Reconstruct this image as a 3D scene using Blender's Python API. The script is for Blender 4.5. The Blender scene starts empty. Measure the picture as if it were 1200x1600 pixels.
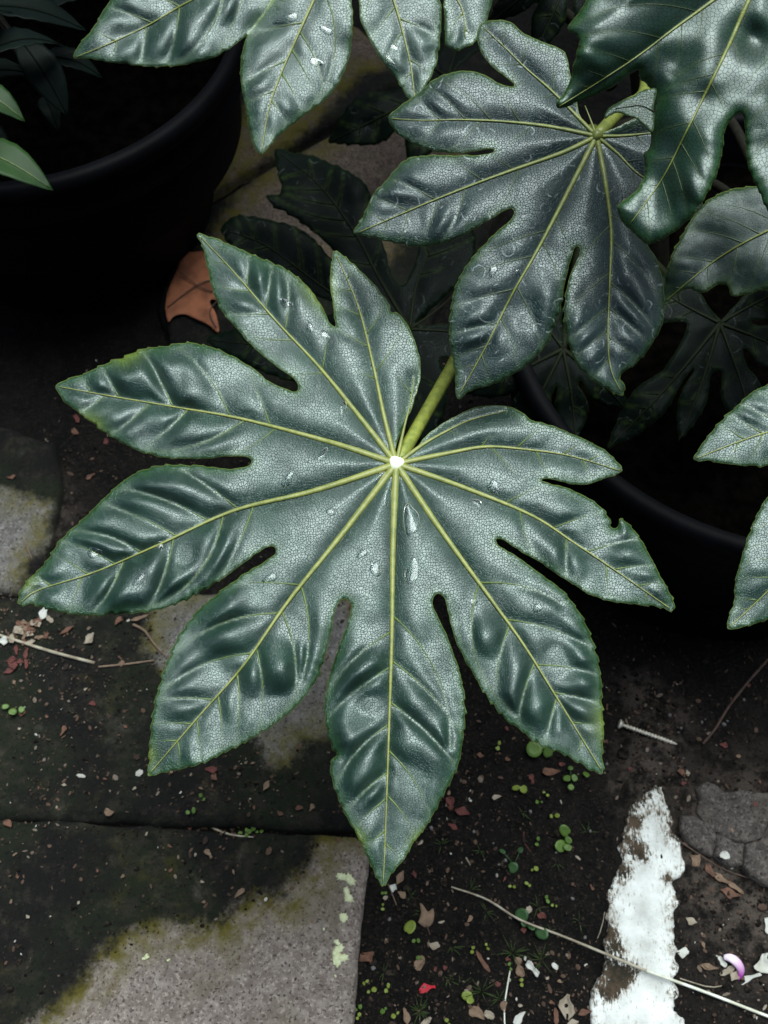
import bpy, math, random
import numpy as np
from mathutils import Vector
from mathutils.geometry import delaunay_2d_cdt

random.seed(7)
scene = bpy.context.scene
COL = scene.collection
rad = math.radians

# ------------------------------------------------------------------ camera
PITCH = rad(62.0); HFOV = rad(40.0); CAMZ = 0.85
cam = bpy.data.cameras.new('camera'); camo = bpy.data.objects.new('camera', cam)
COL.objects.link(camo); scene.camera = camo
camo.location = (0, 0, CAMZ); camo.rotation_euler = (rad(90) - PITCH, 0, 0)
cam.sensor_fit = 'HORIZONTAL'; cam.sensor_width = 36.0
cam.lens = 18.0 / math.tan(HFOV / 2)
cam.clip_start = 0.02; cam.clip_end = 200.0
cam.dof.use_dof = True; cam.dof.focus_distance = 0.545; cam.dof.aperture_fstop = 24.0

# ------------------------------------------------------------------ sky, sun, exposure
SUN_EL = rad(74.0); SUN_AZ = rad(25.0)       # azimuth clockwise from +Y (towards +X)
w = bpy.data.worlds.new('World'); scene.world = w; w.use_nodes = True
nt = w.node_tree; bg = nt.nodes['Background']
sk = nt.nodes.new('ShaderNodeTexSky'); sk.sky_type = 'NISHITA'; sk.sun_disc = False
sk.sun_elevation = SUN_EL; sk.sun_rotation = SUN_AZ
sk.dust_density = 4.0; sk.air_density = 1.0; sk.ozone_density = 1.0
nt.links.new(sk.outputs[0], bg.inputs[0]); bg.inputs[1].default_value = 0.05
sl = bpy.data.lights.new('sun', 'SUN'); so = bpy.data.objects.new('sun', sl); COL.objects.link(so)
sl.energy = 4.0; sl.angle = rad(50.0); sl.color = (0.90, 0.99, 1.0)
sd = Vector((math.sin(SUN_AZ) * math.cos(SUN_EL), math.cos(SUN_AZ) * math.cos(SUN_EL), math.sin(SUN_EL)))
so.rotation_euler = sd.to_track_quat('Z', 'Y').to_euler(); so.location = sd * 4
vs = scene.view_settings
vs.view_transform = 'Standard'; vs.look = 'None'; vs.gamma = 1.0; vs.use_curve_mapping = False
vs.exposure = 0.88

# ------------------------------------------------------------------ pixel -> place (photo is 1200 x 1600)
F = 600.0 / math.tan(HFOV / 2)
CF = np.array([0, math.cos(PITCH), -math.sin(PITCH)]); CR = np.array([1.0, 0, 0]); CU = np.cross(CR, CF)
CC = np.array([0, 0, CAMZ])
def rays(px):
    px = np.atleast_2d(np.asarray(px, float))
    return CF + ((px[:, :1] - 600) / F) * CR + ((800 - px[:, 1:2]) / F) * CU
def on_z(px, z=0.0):
    d = rays(px); return CC + d * ((z - CAMZ) / d[:, 2])[:, None]
def on_plane(px, p0, n, h=0.0):
    d = rays(px); return CC + d * ((((p0 - CC) @ n) + h) / (d @ n))[:, None]

# ------------------------------------------------------------------ numeric helpers
def smooth(a, b, x):
    t = np.clip((np.asarray(x, float) - a) / (b - a), 0, 1); return t * t * (3 - 2 * t)
def vnoise(x, y, seed=0):
    x = np.asarray(x, float); y = np.asarray(y, float)
    xi = np.floor(x).astype(np.int64); yi = np.floor(y).astype(np.int64); fx = x - xi; fy = y - yi
    fx = fx * fx * (3 - 2 * fx); fy = fy * fy * (3 - 2 * fy)
    def h(a, b):
        n = (a * 374761393 + b * 668265263 + seed * 974634777) & 0xFFFFFFFF
        n = ((n ^ (n >> 13)) * 1274126177) & 0xFFFFFFFF
        return ((n ^ (n >> 16)) & 0xFFFF) / 65535.0 * 2 - 1
    return (h(xi, yi) * (1 - fx) + h(xi + 1, yi) * fx) * (1 - fy) + (h(xi, yi + 1) * (1 - fx) + h(xi + 1, yi + 1) * fx) * fy
def fbm(x, y, octv=4, seed=0):
    r = 0; a = 1.0; s = 0
    for o in range(octv):
        r = r + a * vnoise(np.asarray(x) * 2**o + o * 17.3, np.asarray(y) * 2**o - o * 9.1, seed + o); s += a; a *= .5
    return r / s
def catmull(pts, step, closed=False):
    P = np.asarray(pts, float); n = len(P); out = []
    m = n if closed else n - 1
    for i in range(m):
        if closed: a, b, c, d = P[(i-1) % n], P[i], P[(i+1) % n], P[(i+2) % n]
        else: a, b, c, d = P[max(i-1, 0)], P[i], P[i+1], P[min(i+2, n-1)]
        k = max(1, int(np.linalg.norm(c - b) / step))
        t = (np.arange(k) / k)[:, None]
        out.append(.5 * ((2*b) + (c-a)*t + (2*a-5*b+4*c-d)*t*t + (-a+3*b-3*c+d)*t**3))
    if not closed: out.append(P[-1:])
    return np.vstack(out)
def resample(P, step):
    d = np.r_[0, np.cumsum(np.linalg.norm(np.diff(P, axis=0), axis=1))]
    n = max(2, int(d[-1] / step) + 1); s = np.linspace(0, d[-1], n)
    return np.stack([np.interp(s, d, P[:, k]) for k in range(P.shape[1])], 1)
def inside(poly, pts):
    x, y = pts[:, 0], pts[:, 1]
    x0, y0 = poly[:, 0], poly[:, 1]; x1, y1 = np.roll(x0, -1), np.roll(y0, -1)
    if len(pts) < 50:
        c = ((y0 > y[:, None]) != (y1 > y[:, None])) & (x[:, None] < (x1 - x0) * (y[:, None] - y0) / np.where(y1 == y0, 1e-9, y1 - y0) + x0)
        return c.sum(1) % 2 == 1
    r = np.zeros(len(pts), bool); o = np.argsort(y); ys = y[o]
    for a, b, c, d in zip(x0, y0, x1, y1):
        if b == d: continue
        i0 = np.searchsorted(ys, min(b, d), 'left'); i1 = np.searchsorted(ys, max(b, d), 'left')
        k = o[i0:i1]; r[k] ^= x[k] < (c - a) * (y[k] - b) / (d - b) + a
    return r
from mathutils.kdtree import KDTree
def kd_of(samp):
    k = KDTree(len(samp))
    for i, q in enumerate(samp): k.insert((q[0], q[1], 0.0), i)
    k.balance(); return k
def mind(pts, samp):
    if not isinstance(samp, KDTree):
        if len(samp) == 0: return np.full(len(pts), 1e9)
        samp = kd_of(samp)
    f = samp.find
    return np.array([f((a, b, 0.0))[2] for a, b in pts.tolist()])
def minseg(pts, poly, closed=True):
    r = np.full(len(pts), 1e18); n = len(poly)
    for i in range(n if closed else n - 1):
        a = poly[i]; b = poly[(i+1) % n]; ab = b - a; l = ab @ ab + 1e-12
        t = np.clip(((pts - a) @ ab) / l, 0, 1); q = pts - (a + t[:, None] * ab)
        r = np.minimum(r, (q * q).sum(1))
    return np.sqrt(r)

# ------------------------------------------------------------------ object helpers
def link(o, parent=None):
    COL.objects.link(o)
    if parent is not None: o.parent = parent
    return o
def mesh_obj(name, V, Fc, mat=None, parent=None, smoothed=True):
    me = bpy.data.meshes.new(name)
    me.from_pydata([tuple(v) for v in V], [], [tuple(int(i) for i in f) for f in Fc])
    if smoothed: me.polygons.foreach_set('use_smooth', [True] * len(me.polygons))
    if mat: me.materials.append(mat)
    me.update()
    return link(bpy.data.objects.new(name, me), parent)
def empty(name, loc=(0, 0, 0)):
    o = bpy.data.objects.new(name, None); o.location = loc; o.empty_display_size = .02; return link(o)
def tag(o, label=None, cat=None, group=None, kind=None):
    if label: o['label'] = label
    if cat: o['category'] = cat
    if group: o['group'] = group
    if kind: o['kind'] = kind
    return o
def keep_parent(o, parent):
    o.parent = parent
    o.matrix_parent_inverse = parent.matrix_world.inverted() if parent.type != 'EMPTY' else \
        __import__('mathutils').Matrix.Translation(-parent.location)
    return o
def fattr(o, name, vals):
    a = o.data.attributes.new(name, 'FLOAT', 'POINT'); a.data.foreach_set('value', np.asarray(vals, np.float32))
def tube(P, R, sides=8, squash=None, cap=True):
    P = np.asarray(P, float); n = len(P); R = np.broadcast_to(np.asarray(R, float), (n,))
    T = np.gradient(P, axis=0); T /= np.linalg.norm(T, axis=1)[:, None] + 1e-12
    ref = np.array([0, 0, 1.0])
    V = []; Fc = []
    for i in range(n):
        s = np.cross(T[i], ref); l = np.linalg.norm(s)
        s = s / l if l > 1e-3 else np.array([1.0, 0, 0])
        u = np.cross(s, T[i])
        k = 1.0 if squash is None else squash
        for j in range(sides):
            a = 2 * math.pi * j / sides
            V.append(P[i] + R[i] * (math.cos(a) * s + k * math.sin(a) * u))
    for i in range(n - 1):
        for j in range(sides):
            j2 = (j + 1) % sides
            Fc.append((i*sides+j, i*sides+j2, (i+1)*sides+j2, (i+1)*sides+j))
    if cap:
        Fc.append(tuple(range(sides - 1, -1, -1))); Fc.append(tuple((n-1)*sides + j for j in range(sides)))
    return V, Fc
class MB:
    def __init__(s): s.V = []; s.F = []
    def add(s, V, Fc):
        o = len(s.V); s.V += list(V); s.F += [tuple(i + o for i in f) for f in Fc]; return s
    def build(s, name, mat, parent=None, smoothed=True): return mesh_obj(name, s.V, s.F, mat, parent, smoothed)
def lathe(prof, seg=64, c=(0, 0)):
    V = []; Fc = []
    for r, z in prof:
        for j in range(seg):
            a = 2*math.pi*j/seg; V.append((c[0] + r*math.cos(a), c[1] + r*math.sin(a), z))
    for i in range(len(prof) - 1):
        for j in range(seg):
            j2 = (j+1) % seg; Fc.append((i*seg+j, i*seg+j2, (i+1)*seg+j2, (i+1)*seg+j))
    return V, Fc

# ------------------------------------------------------------------ materials
def new_mat(name):
    m = bpy.data.materials.new(name); m.use_nodes = True
    return m, m.node_tree, m.node_tree.nodes['Principled BSDF']
class NT:
    def __init__(s, t): s.t = t
    def n(s, kind, **kw):
        o = s.t.nodes.new('ShaderNode' + kind)
        for k, v in kw.items(): setattr(o, k, v)
        return o
    def l(s, a, b): s.t.links.new(a, b)
    def math(s, op, a, b=None, clamp=False):
        o = s.n('Math', operation=op, use_clamp=clamp)
        for i, v in enumerate((a, b)):
            if v is None: continue
            if isinstance(v, (int, float)): o.inputs[i].default_value = v
            else: s.l(v, o.inputs[i])
        return o.outputs[0]
    def mix(s, f, a, b, blend='MIX'):
        o = s.n('Mix', data_type='RGBA', blend_type=blend)
        for i, v in ((0, f), (6, a), (7, b)):
            if isinstance(v, (int, float)): o.inputs[i].default_value = v
            elif isinstance(v, tuple): o.inputs[i].default_value = (*v, 1)
            else: s.l(v, o.inputs[i])
        return o.outputs[2]
    def ramp(s, v, a, b, c=0.0, d=1.0):
        o = s.n('MapRange', interpolation_type='SMOOTHSTEP'); s.l(v, o.inputs[0])
        for i, x in zip((1, 2, 3, 4), (a, b, c, d)): o.inputs[i].default_value = x
        return o.outputs[0]
    def noise(s, vec, scale, detail=4, rough=.55):
        o = s.n('TexNoise'); o.inputs['Scale'].default_value = scale; o.inputs['Detail'].default_value = detail
        o.inputs['Roughness'].default_value = rough
        if vec is not None: s.l(vec, o.inputs['Vector'])
        return o.outputs[0]
    def attr(s, name):
        return s.n('Attribute', attribute_name=name).outputs['Fac']
    def bump(s, h, strength, dist, prev=None):
        o = s.n('Bump'); o.inputs['Strength'].default_value = strength; o.inputs['Distance'].default_value = dist
        s.l(h, o.inputs['Height'])
        if prev: s.l(prev, o.inputs['Normal'])
        return o.outputs[0]

def leaf_material(name, deep, mid, edgec, rough=.36, cell=25.0, rings=0.0, groove=.5, spec=.5, dust=0.0, bdist=.00023, rim=.8):
    m, t, b = new_mat(name); g = NT(t)
    uv = g.n('UVMap', uv_map='leaf').outputs[0]
    nz = g.n('TexNoise'); nz.inputs['Scale'].default_value = 9.0; nz.inputs['Detail'].default_value = 2
    g.l(uv, nz.inputs['Vector'])
    off = g.n('VectorMath', operation='SCALE'); g.l(nz.outputs['Color'], off.inputs[0]); off.inputs['Scale'].default_value = .075
    wv = g.n('VectorMath', operation='ADD'); g.l(uv, wv.inputs[0]); g.l(off.outputs[0], wv.inputs[1])
    def vor(scale):
        v = g.n('TexVoronoi', voronoi_dimensions='2D', feature='DISTANCE_TO_EDGE')
        v.inputs['Scale'].default_value = scale; v.inputs['Randomness'].default_value = .95
        g.l(wv.outputs[0], v.inputs['Vector']); return v.outputs['Distance']
    fine = g.ramp(vor(cell), 0.0, .11); coarse = g.ramp(vor(cell * .30), 0.0, .03)
    finest = g.ramp(vor(cell * 2.3), 0.0, .25)
    net = g.math('MULTIPLY', fine, g.math('ADD', g.math('MULTIPLY', coarse, .35), .65))
    net2 = g.math('ADD', net, g.math('MULTIPLY', finest, .10))
    # colour
    blot = g.noise(uv, 1.6, 5)
    c = g.mix(g.ramp(blot, .35, .7), deep, mid)
    edge = g.attr('edge')
    en = g.math('ADD', edge, g.math('MULTIPLY', g.math('SUBTRACT', g.noise(uv, 4.0, 3), .5), .35))
    c = g.mix(g.ramp(en, 0.0, .30, 1.0, 0.0), c, tuple(x * .9 for x in edgec))
    c = g.mix(g.math('MULTIPLY', g.attr('yellow'), .85), c, (.10, .14, .010))
    c = g.mix(g.ramp(edge, .0, .035, rim, 0.0), c, (.10, .14, .022))
    c = g.mix(g.math('MULTIPLY', g.math('SUBTRACT', 1.0, net), .45), c, tuple(x * .55 for x in deep))  # shade of the fine vein grooves mixed into the base colour
    sv = g.attr('lat')
    c = g.mix(g.math('MULTIPLY', sv, .25), c, (.05, .08, .015))
    if dust > 0:
        dn = g.ramp(g.noise(uv, 3.2, 6, .7), .52, .72)
        c = g.mix(g.math('MULTIPLY', dn, dust), c, (.20, .22, .19))
    sp = g.math('MULTIPLY', g.ramp(net, 0.0, 1.0, .40, 1.0), spec)
    rg = g.math('ADD', g.math('MULTIPLY', g.math('SUBTRACT', g.noise(uv, 2.4, 4), .5), .22), rough)
    if rings > 0:
        rv = g.n('TexVoronoi', voronoi_dimensions='2D', feature='F1'); rv.inputs['Scale'].default_value = 2.1
        rv.inputs['Randomness'].default_value = 1.0; g.l(wv.outputs[0], rv.inputs['Vector'])
        rr = g.n('TexWhiteNoise', noise_dimensions='3D'); g.l(rv.outputs['Position'], rr.inputs['Vector'])
        tgt = g.math('ADD', g.math('MULTIPLY', rr.outputs['Value'], .22), .12)
        ring = g.ramp(g.math('ABSOLUTE', g.math('SUBTRACT', rv.outputs['Distance'], tgt)), 0.0, .035, 1.0, 0.0)
        brk = g.ramp(g.noise(uv, 7.0, 3), .46, .62)
        rm = g.math('MULTIPLY', g.math('MULTIPLY', ring, brk), rings)
        c = g.mix(rm, c, (.34, .38, .38))
    g.l(c, b.inputs['Base Color']); g.l(rg, b.inputs['Roughness']); g.l(sp, b.inputs['Specular IOR Level']); b.inputs['Specular Tint'].default_value = (.90, 1.0, .97, 1)
    h = g.math('ADD', net2, g.math('MULTIPLY', g.noise(uv, 22, 2), .18))
    g.l(g.bump(h, groove, bdist), b.inputs['Normal'])
    return m
M = {}
M['leaf'] = leaf_material('leaf_green', (.0034, .0165, .0102), (.0064, .0275, .0165), (.010, .042, .010), rough=.41, dust=.06, spec=.92)
M['leaf2'] = leaf_material('leaf_blue_green', (.003, .010, .010), (.0048, .0165, .015), (.010, .034, .009), rough=.40, rings=.45, groove=.6, spec=.72)
M['leaf3'] = leaf_material('leaf_glossy', (.0036, .015, .0075), (.0058, .025, .010), (.010, .044, .008), rough=.40, cell=15, groove=.2, spec=.70)
M['leaf4'] = leaf_material('leaf_dull', (.006, .015, .012), (.009, .022, .015), (.018, .04, .01), rough=.42, dust=.25, groove=.3, spec=.5)
M['leaf_low'] = leaf_material('leaf_shade_tinted', (0.00066, 0.0018, 0.00144), (0.00108, 0.0027, 0.00192), (.0018, .005, .0024), rough=.5, rings=.06, groove=.3, spec=.06, rim=.05)  # leaf green darkened, the shade under other leaves put into the colour
M['leaf_curl'] = leaf_material('leaf_curled_lobe', (.004, .012, .006), (.006, .02, .008), (.007, .024, .008), rough=.4, groove=.4, spec=.4, rim=.25)
def vein_mat(name, col, col2, rough=.42, spec=.4):
    m, t, b = new_mat(name); g = NT(t)
    tc = g.n('TexCoord').outputs['Object']
    c = g.mix(g.ramp(g.noise(tc, 220, 4), .35, .7), col, col2)
    g.l(c, b.inputs['Base Color']); b.inputs['Roughness'].default_value = rough
    b.inputs['Specular IOR Level'].default_value = spec
    g.l(g.bump(g.noise(tc, 700, 3), .35, .0008), b.inputs['Normal']); return m
M['rib'] = vein_mat('midrib_yellow_green', (.175, .19, .042), (.115, .135, .028))
M['rib_dim'] = vein_mat('midrib_shade_tinted', (.007, .010, .003), (.005, .007, .0025), .6, .08)  # midrib darkened for the shaded leaves, shade carried by the colour
M['rib2'] = vein_mat('midrib_olive', (.13, .15, .025), (.085, .105, .02))
M['lat'] = vein_mat('lateral_vein', (.075, .11, .02), (.035, .065, .016))
M['lat_dim'] = vein_mat('lateral_vein_shade_tinted', (.003, .005, .0024), (.002, .0036, .002), .6, .05)  # side veins of shaded leaves, darkened in colour to match
M['lat2'] = vein_mat('lateral_vein_soft', (.028, .045, .016), (.018, .032, .013))
M['petiole'] = vein_mat('petiole_yellow_green', (.19, .215, .035), (.115, .145, .024), .45)
M['hub'] = vein_mat('hub_pale_glint', (.80, .84, .66), (.68, .74, .48), .22)  # pale hub; the wet sky glint is painted into its colour
M['stem'] = vein_mat('stem_brown', (.010, .009, .006), (.006, .006, .004), .8, .08)

# ------------------------------------------------------------------ leaves
def make_veins(poly, ribs, hub, gap0=46, gap1=26, tstart=.30, rng=None):
    """side veins grown off each midrib until the margin or the neighbour lobe"""
    lats = []
    allr = [resample(catmull(r, 4), 5) for r in ribs]
    edge = poly
    for k, R in enumerate(allr):
        L = len(R) * 5.0
        if L < 120: continue
        oth = kd_of(np.vstack([q for j, q in enumerate(allr) if j != k])) if len(allr) > 1 else None
        own = kd_of(R)
        for side in (-1, 1):
            s = L * tstart + rng.uniform(0, 20) + (12 if side > 0 else 0)
            while s < L * .94:
                f = s / L; i = min(len(R) - 2, int(s / 5)); p = R[i].copy()
                tdir = R[i+1] - R[i]; tdir /= np.linalg.norm(tdir)
                ang = math.atan2(tdir[1], tdir[0]) + side * rad(rng.uniform(52, 64) - 8 * f)
                pts = [p.copy()]; turn = rad(rng.uniform(.25, 1.0))
                for st in range(60):
                    ang -= side * turn * (1.0 if st < 10 else 1.4)
                    p = p + 4 * np.array([math.cos(ang), math.sin(ang)])
                    if not inside(edge, p[None])[0]: break
                    if oth and st > 3 and mind(p[None], oth)[0] < mind(p[None], own)[0] + 4: break
                    pts.append(p.copy())
                if len(pts) > 5: lats.append(np.array(pts[:-1]))
                s += (gap0 * (1 - f) + gap1 * f) * rng.uniform(.6, 1.4)
    return lats

def build_leaf(plant, poly, ribs, hub, hubz, normal, matk='leaf', ribk='rib', latk='lat', spacing=4.6, quilt=8.0, ridge=9.0,
               droop=55.0, R0=560.0, serr=4.6, seed=1, uvscale=100.0, ribw=5.8, gap=(46, 26), label=None, hubpart=True,
               sinus_frac=.5, rough=4.0, extra_h=None, curl=4.0, latw=1.6, yellow=None, tstart=.30):
    rng = np.random.default_rng(seed); hub = np.array(hub, float)
    P = resample(np.vstack([c := catmull(poly, 3.0, True), c[:1]]), 2.8 if spacing < 6 else 4.0)[:-1]
    area = .5 * np.sum(P[:, 0] * np.roll(P[:, 1], -1) - np.roll(P[:, 0], -1) * P[:, 1])
    T = np.roll(P, -1, 0) - np.roll(P, 1, 0); T /= np.linalg.norm(T, axis=1)[:, None] + 1e-9
    N = np.stack([T[:, 1], -T[:, 0]], 1) * (1 if area > 0 else -1)
    rr = np.linalg.norm(P - hub, axis=1)
    # serrated margin: teeth lean to the lobe tips, none in the sinuses
    if serr:
        s = np.r_[0, np.cumsum(np.linalg.norm(np.diff(P, axis=0), axis=1))]
        grow = np.gradient(rr) > 0
        per = 21 + 5 * vnoise(s / 60, s * 0, seed)
        ph = np.cumsum(np.r_[0, np.diff(s) / per[1:]]) % 1.0
        saw = np.where(grow, ph, 1 - ph); saw = saw ** 1.6
        amp = serr * smooth(sinus_frac - .05, sinus_frac + .12, rr / R0) * (.55 + .45 * vnoise(s / 35, s * 0 + 3, seed + 5))
        P = P + N * (amp * (saw - .35))[:, None]
    P = P + N * (1.1 * vnoise(P[:, 0] / 9, P[:, 1] / 9, seed + 9))[:, None]
    # interior points
    lo = P.min(0); hi = P.max(0)
    xs = np.arange(lo[0], hi[0], spacing); ys = np.arange(lo[1], hi[1], spacing * .866)
    gx, gy = np.meshgrid(xs, ys); gx = gx + (np.arange(len(ys)) % 2)[:, None] * spacing * .5
    Q = np.stack([gx.ravel(), gy.ravel()], 1) + rng.uniform(-.18, .18, (gx.size, 2)) * spacing
    Q = Q[inside(P, Q)]; Q = Q[mind(Q, P) > spacing * .55]
    allp = np.vstack([P, Q]); nP = len(P)
    vo, eo, fo, *_ = delaunay_2d_cdt([Vector(p) for p in allp], [(i, (i+1) % nP) for i in range(nP)], [], 1, 1e-5)
    X = np.array([(v.x, v.y) for v in vo])
    ribs = [np.array(r, float) for r in ribs]
    lats = make_veins(P, ribs, hub, gap[0], gap[1], tstart, rng)
    RS = np.vstack([resample(catmull(r, 4), 3) for r in ribs])
    LS = np.vstack([resample(q, 3) for q in lats]) if lats else np.zeros((0, 2))
    RS = kd_of(RS); LS = kd_of(LS) if len(LS) else LS; PK = kd_of(P)
    p0 = on_z([hub], hubz)[0]; n = np.array(normal, float); n /= np.linalg.norm(n)
    pxs = float((p0 - CC) @ CF) / F          # metres per photo pixel at the hub
    def hfun(Y):
        dm = mind(Y, RS); dl = np.minimum(mind(Y, LS), 40); de = np.minimum(mind(Y, PK), 200)
        r = np.linalg.norm(Y - hub, axis=1) / R0
        dist = smooth(.30, .66, r)
        h = quilt * (.12 + .88 * dist) * np.tanh((dl / 12.5) ** 1.3) * np.tanh(dm / 20) * smooth(-4, 34, de) * np.clip(.68 + 1.15 * vnoise(Y[:, 0] / 58, Y[:, 1] / 58, seed + 3), .06, 1.6)
        h += ridge * (1 - .55 * dist) * np.tanh(dm / 26)
        h += rough * fbm(Y[:, 0] / 80, Y[:, 1] / 80, 2, seed + 11) * (1 + dist)
        h += .45 * fbm(Y[:, 0] / 18, Y[:, 1] / 16, 2, seed + 21)
        h -= curl * np.exp(-de / 13) * dist
        h -= droop * r ** 2
        if extra_h: h = h + extra_h(Y)
        return h, dm, dl, de, r
    h, dm, dl, de, r = hfun(X)
    W = on_plane(X, p0, n, h * pxs)
    lf = mesh_obj('leaf', W - np.array(plant.location), fo, M[matk], plant)
    uvl = lf.data.uv_layers.new(name='leaf')
    vi = np.empty(len(lf.data.loops), np.int32); lf.data.loops.foreach_get('vertex_index', vi)
    uvl.data.foreach_set('uv', ((X[vi] - hub) / uvscale + seed * 3.7).astype(np.float32).ravel())
    fattr(lf, 'edge', np.clip(de / 60, 0, 1)); fattr(lf, 'lat', np.exp(-(dl / 2.2) ** 2) * smooth(.1, .3, r))
    yv = np.zeros(len(X))
    for (yx, yy, yr) in (yellow or []):
        yv = np.maximum(yv, np.exp(-((X[:, 0]-yx)**2 + (X[:, 1]-yy)**2) / yr**2) * np.exp(-de / 14))
    fattr(lf, 'yellow', yv)
    # make sure the blade faces the sky, then give it thickness
    if len(lf.data.polygons) and np.mean([p.normal.z for p in lf.data.polygons[:400]]) < 0: lf.data.flip_normals()
    md = lf.modifiers.new('thickness', 'SOLIDIFY'); md.thickness = .0007; md.offset = -1
    if label: lf['label'] = label
    org = np.array(plant.location)
    def surf(Y, up=0.0):
        hh = hfun(np.asarray(Y, float))[0]; return on_plane(Y, p0, n, (hh + up) * pxs)
    for R in ribs:
        C = resample(catmull(R, 4), 6); f = np.linspace(0, 1, len(C)); ll = len(C) * 6 / R0
        rads = (ribw * (.2 * (1 - f) + .8 * (1 - f) ** 2.0) * min(1, .45 + .55 * ll) + .7) * pxs * (1 + .06 * fbm(np.arange(len(C)) * .5, np.zeros(len(C)) + len(C), 2, seed))
        hb = smooth(0, .12, f)
        ctr = surf(C, 0.4 * ribw)
        V, Fc = tube(ctr - org, rads, 8, .75)
        o = mesh_obj('midrib', V, Fc, M[ribk], plant); o.parent = lf
    if lats and latk:
        mb = MB()
        for q in lats:
            C = resample(q, 6); f = np.linspace(0, 1, len(C))
            C = C[f < .8]; f = f[f < .8]
            if len(C) < 3: continue
            wv = (latw * (1 - f / .8) ** 1.1 + .10) * pxs
            V, Fc = tube(surf(C, .15) - org, wv, 5, .7)
            if latk in ('lat', 'lat2'): mesh_obj('lateral_vein', V, Fc, M[latk], lf)
            else: mb.add(V, Fc)
        if mb.V: tag(mb.build('lateral_veins', M[latk], lf), kind='stuff')
    hc = surf([hub], 0)[0]
    if hubpart:
        mbv = []; k = 14
        for a in range(9):
            ph = a / 8 * math.pi / 2
            for j in range(k):
                th = 2*math.pi*j/k; q = 1 + .12 * math.sin(3*th + 1)
                mbv.append(hc - org + pxs * ribw * 2.2 * np.array([math.cos(th)*math.cos(ph)*q, math.sin(th)*math.cos(ph)*q, 1.0 * math.sin(ph)]))
        Fc = [(a*k+j, a*k+(j+1) % k, (a+1)*k+(j+1) % k, (a+1)*k+j) for a in range(8) for j in range(k)]
        o = mesh_obj('hub', mbv, Fc, M['hub'] if matk == 'leaf' else M[ribk], plant); o.parent = lf
    return lf, surf, hc, pxs
def add_petiole(plant, lf, pts, r0, r1, mat):
    C = resample(catmull(np.array(pts), .004), .006)
    V, Fc = tube(C - np.array(plant.location), np.linspace(r0, r1, len(C)), 12)
    o = mesh_obj('petiole', V, Fc, M[mat], plant); o.parent = lf; return o
def palmate(hub, lobes, sin=.40, gap=True):
    """outline and midribs of a generic palmate leaf; lobes = (tip x, tip y, half width) in angular order"""
    hub = np.array(hub, float); pts = []; ribs = []; L = [np.array(l[:2], float) for l in lobes]; n = len(L)
    def mid(i, j):
        a = L[i] - hub; b = L[j] - hub; la = np.linalg.norm(a); lb = np.linalg.norm(b)
        m = a / la + b / lb; m /= np.linalg.norm(m) + 1e-9; return hub + m * sin * min(la, lb)
    sg = sum((L[i][0]-hub[0])*(L[i+1][1]-hub[1]) - (L[i][1]-hub[1])*(L[i+1][0]-hub[0]) for i in range(n-1)); sg = 1.0 if sg > 0 else -1.0
    for i in range(n):
        d = L[i] - hub; l = np.linalg.norm(d); u = d / l; nn = sg * np.array([-u[1], u[0]]); wd = lobes[i][2]
        for j in (i - 1, i + 1):
            if 0 <= j < n:
                v = L[j] - hub; ca = (v @ u) / np.linalg.norm(v)
                wd = min(wd, .60 * l * math.tan(max(.05, .46 * math.acos(max(-1, min(1, ca))))))
        pts.append(hub + u * 0.02 * l - nn * 3 if (i == 0 and gap) else mid(i - 1, i))
        for t, k in ((.42, .62), (.58, .96), (.72, .92), (.87, .5), (.95, .2)): pts.append(hub + u * l * t - nn * wd * k)
        pts.append(L[i])
        for t, k in ((.95, .2), (.87, .5), (.72, .92), (.58, .96), (.42, .62)): pts.append(hub + u * l * t + nn * wd * k)
        if i == n - 1 and gap: pts.append(hub + u * 0.02 * l + nn * 3)
        ribs.append([hub, hub + u * l * .5 + nn * l * .02, L[i]])
    return pts, ribs

STEM_TOP = np.array([.165, .63, .40])
plant = empty('fatsia_plant', (.22, .55, .19))
tag(plant, 'large fatsia plant with glossy lobed leaves growing from the pot with the ridged rim', 'plant')

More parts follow.
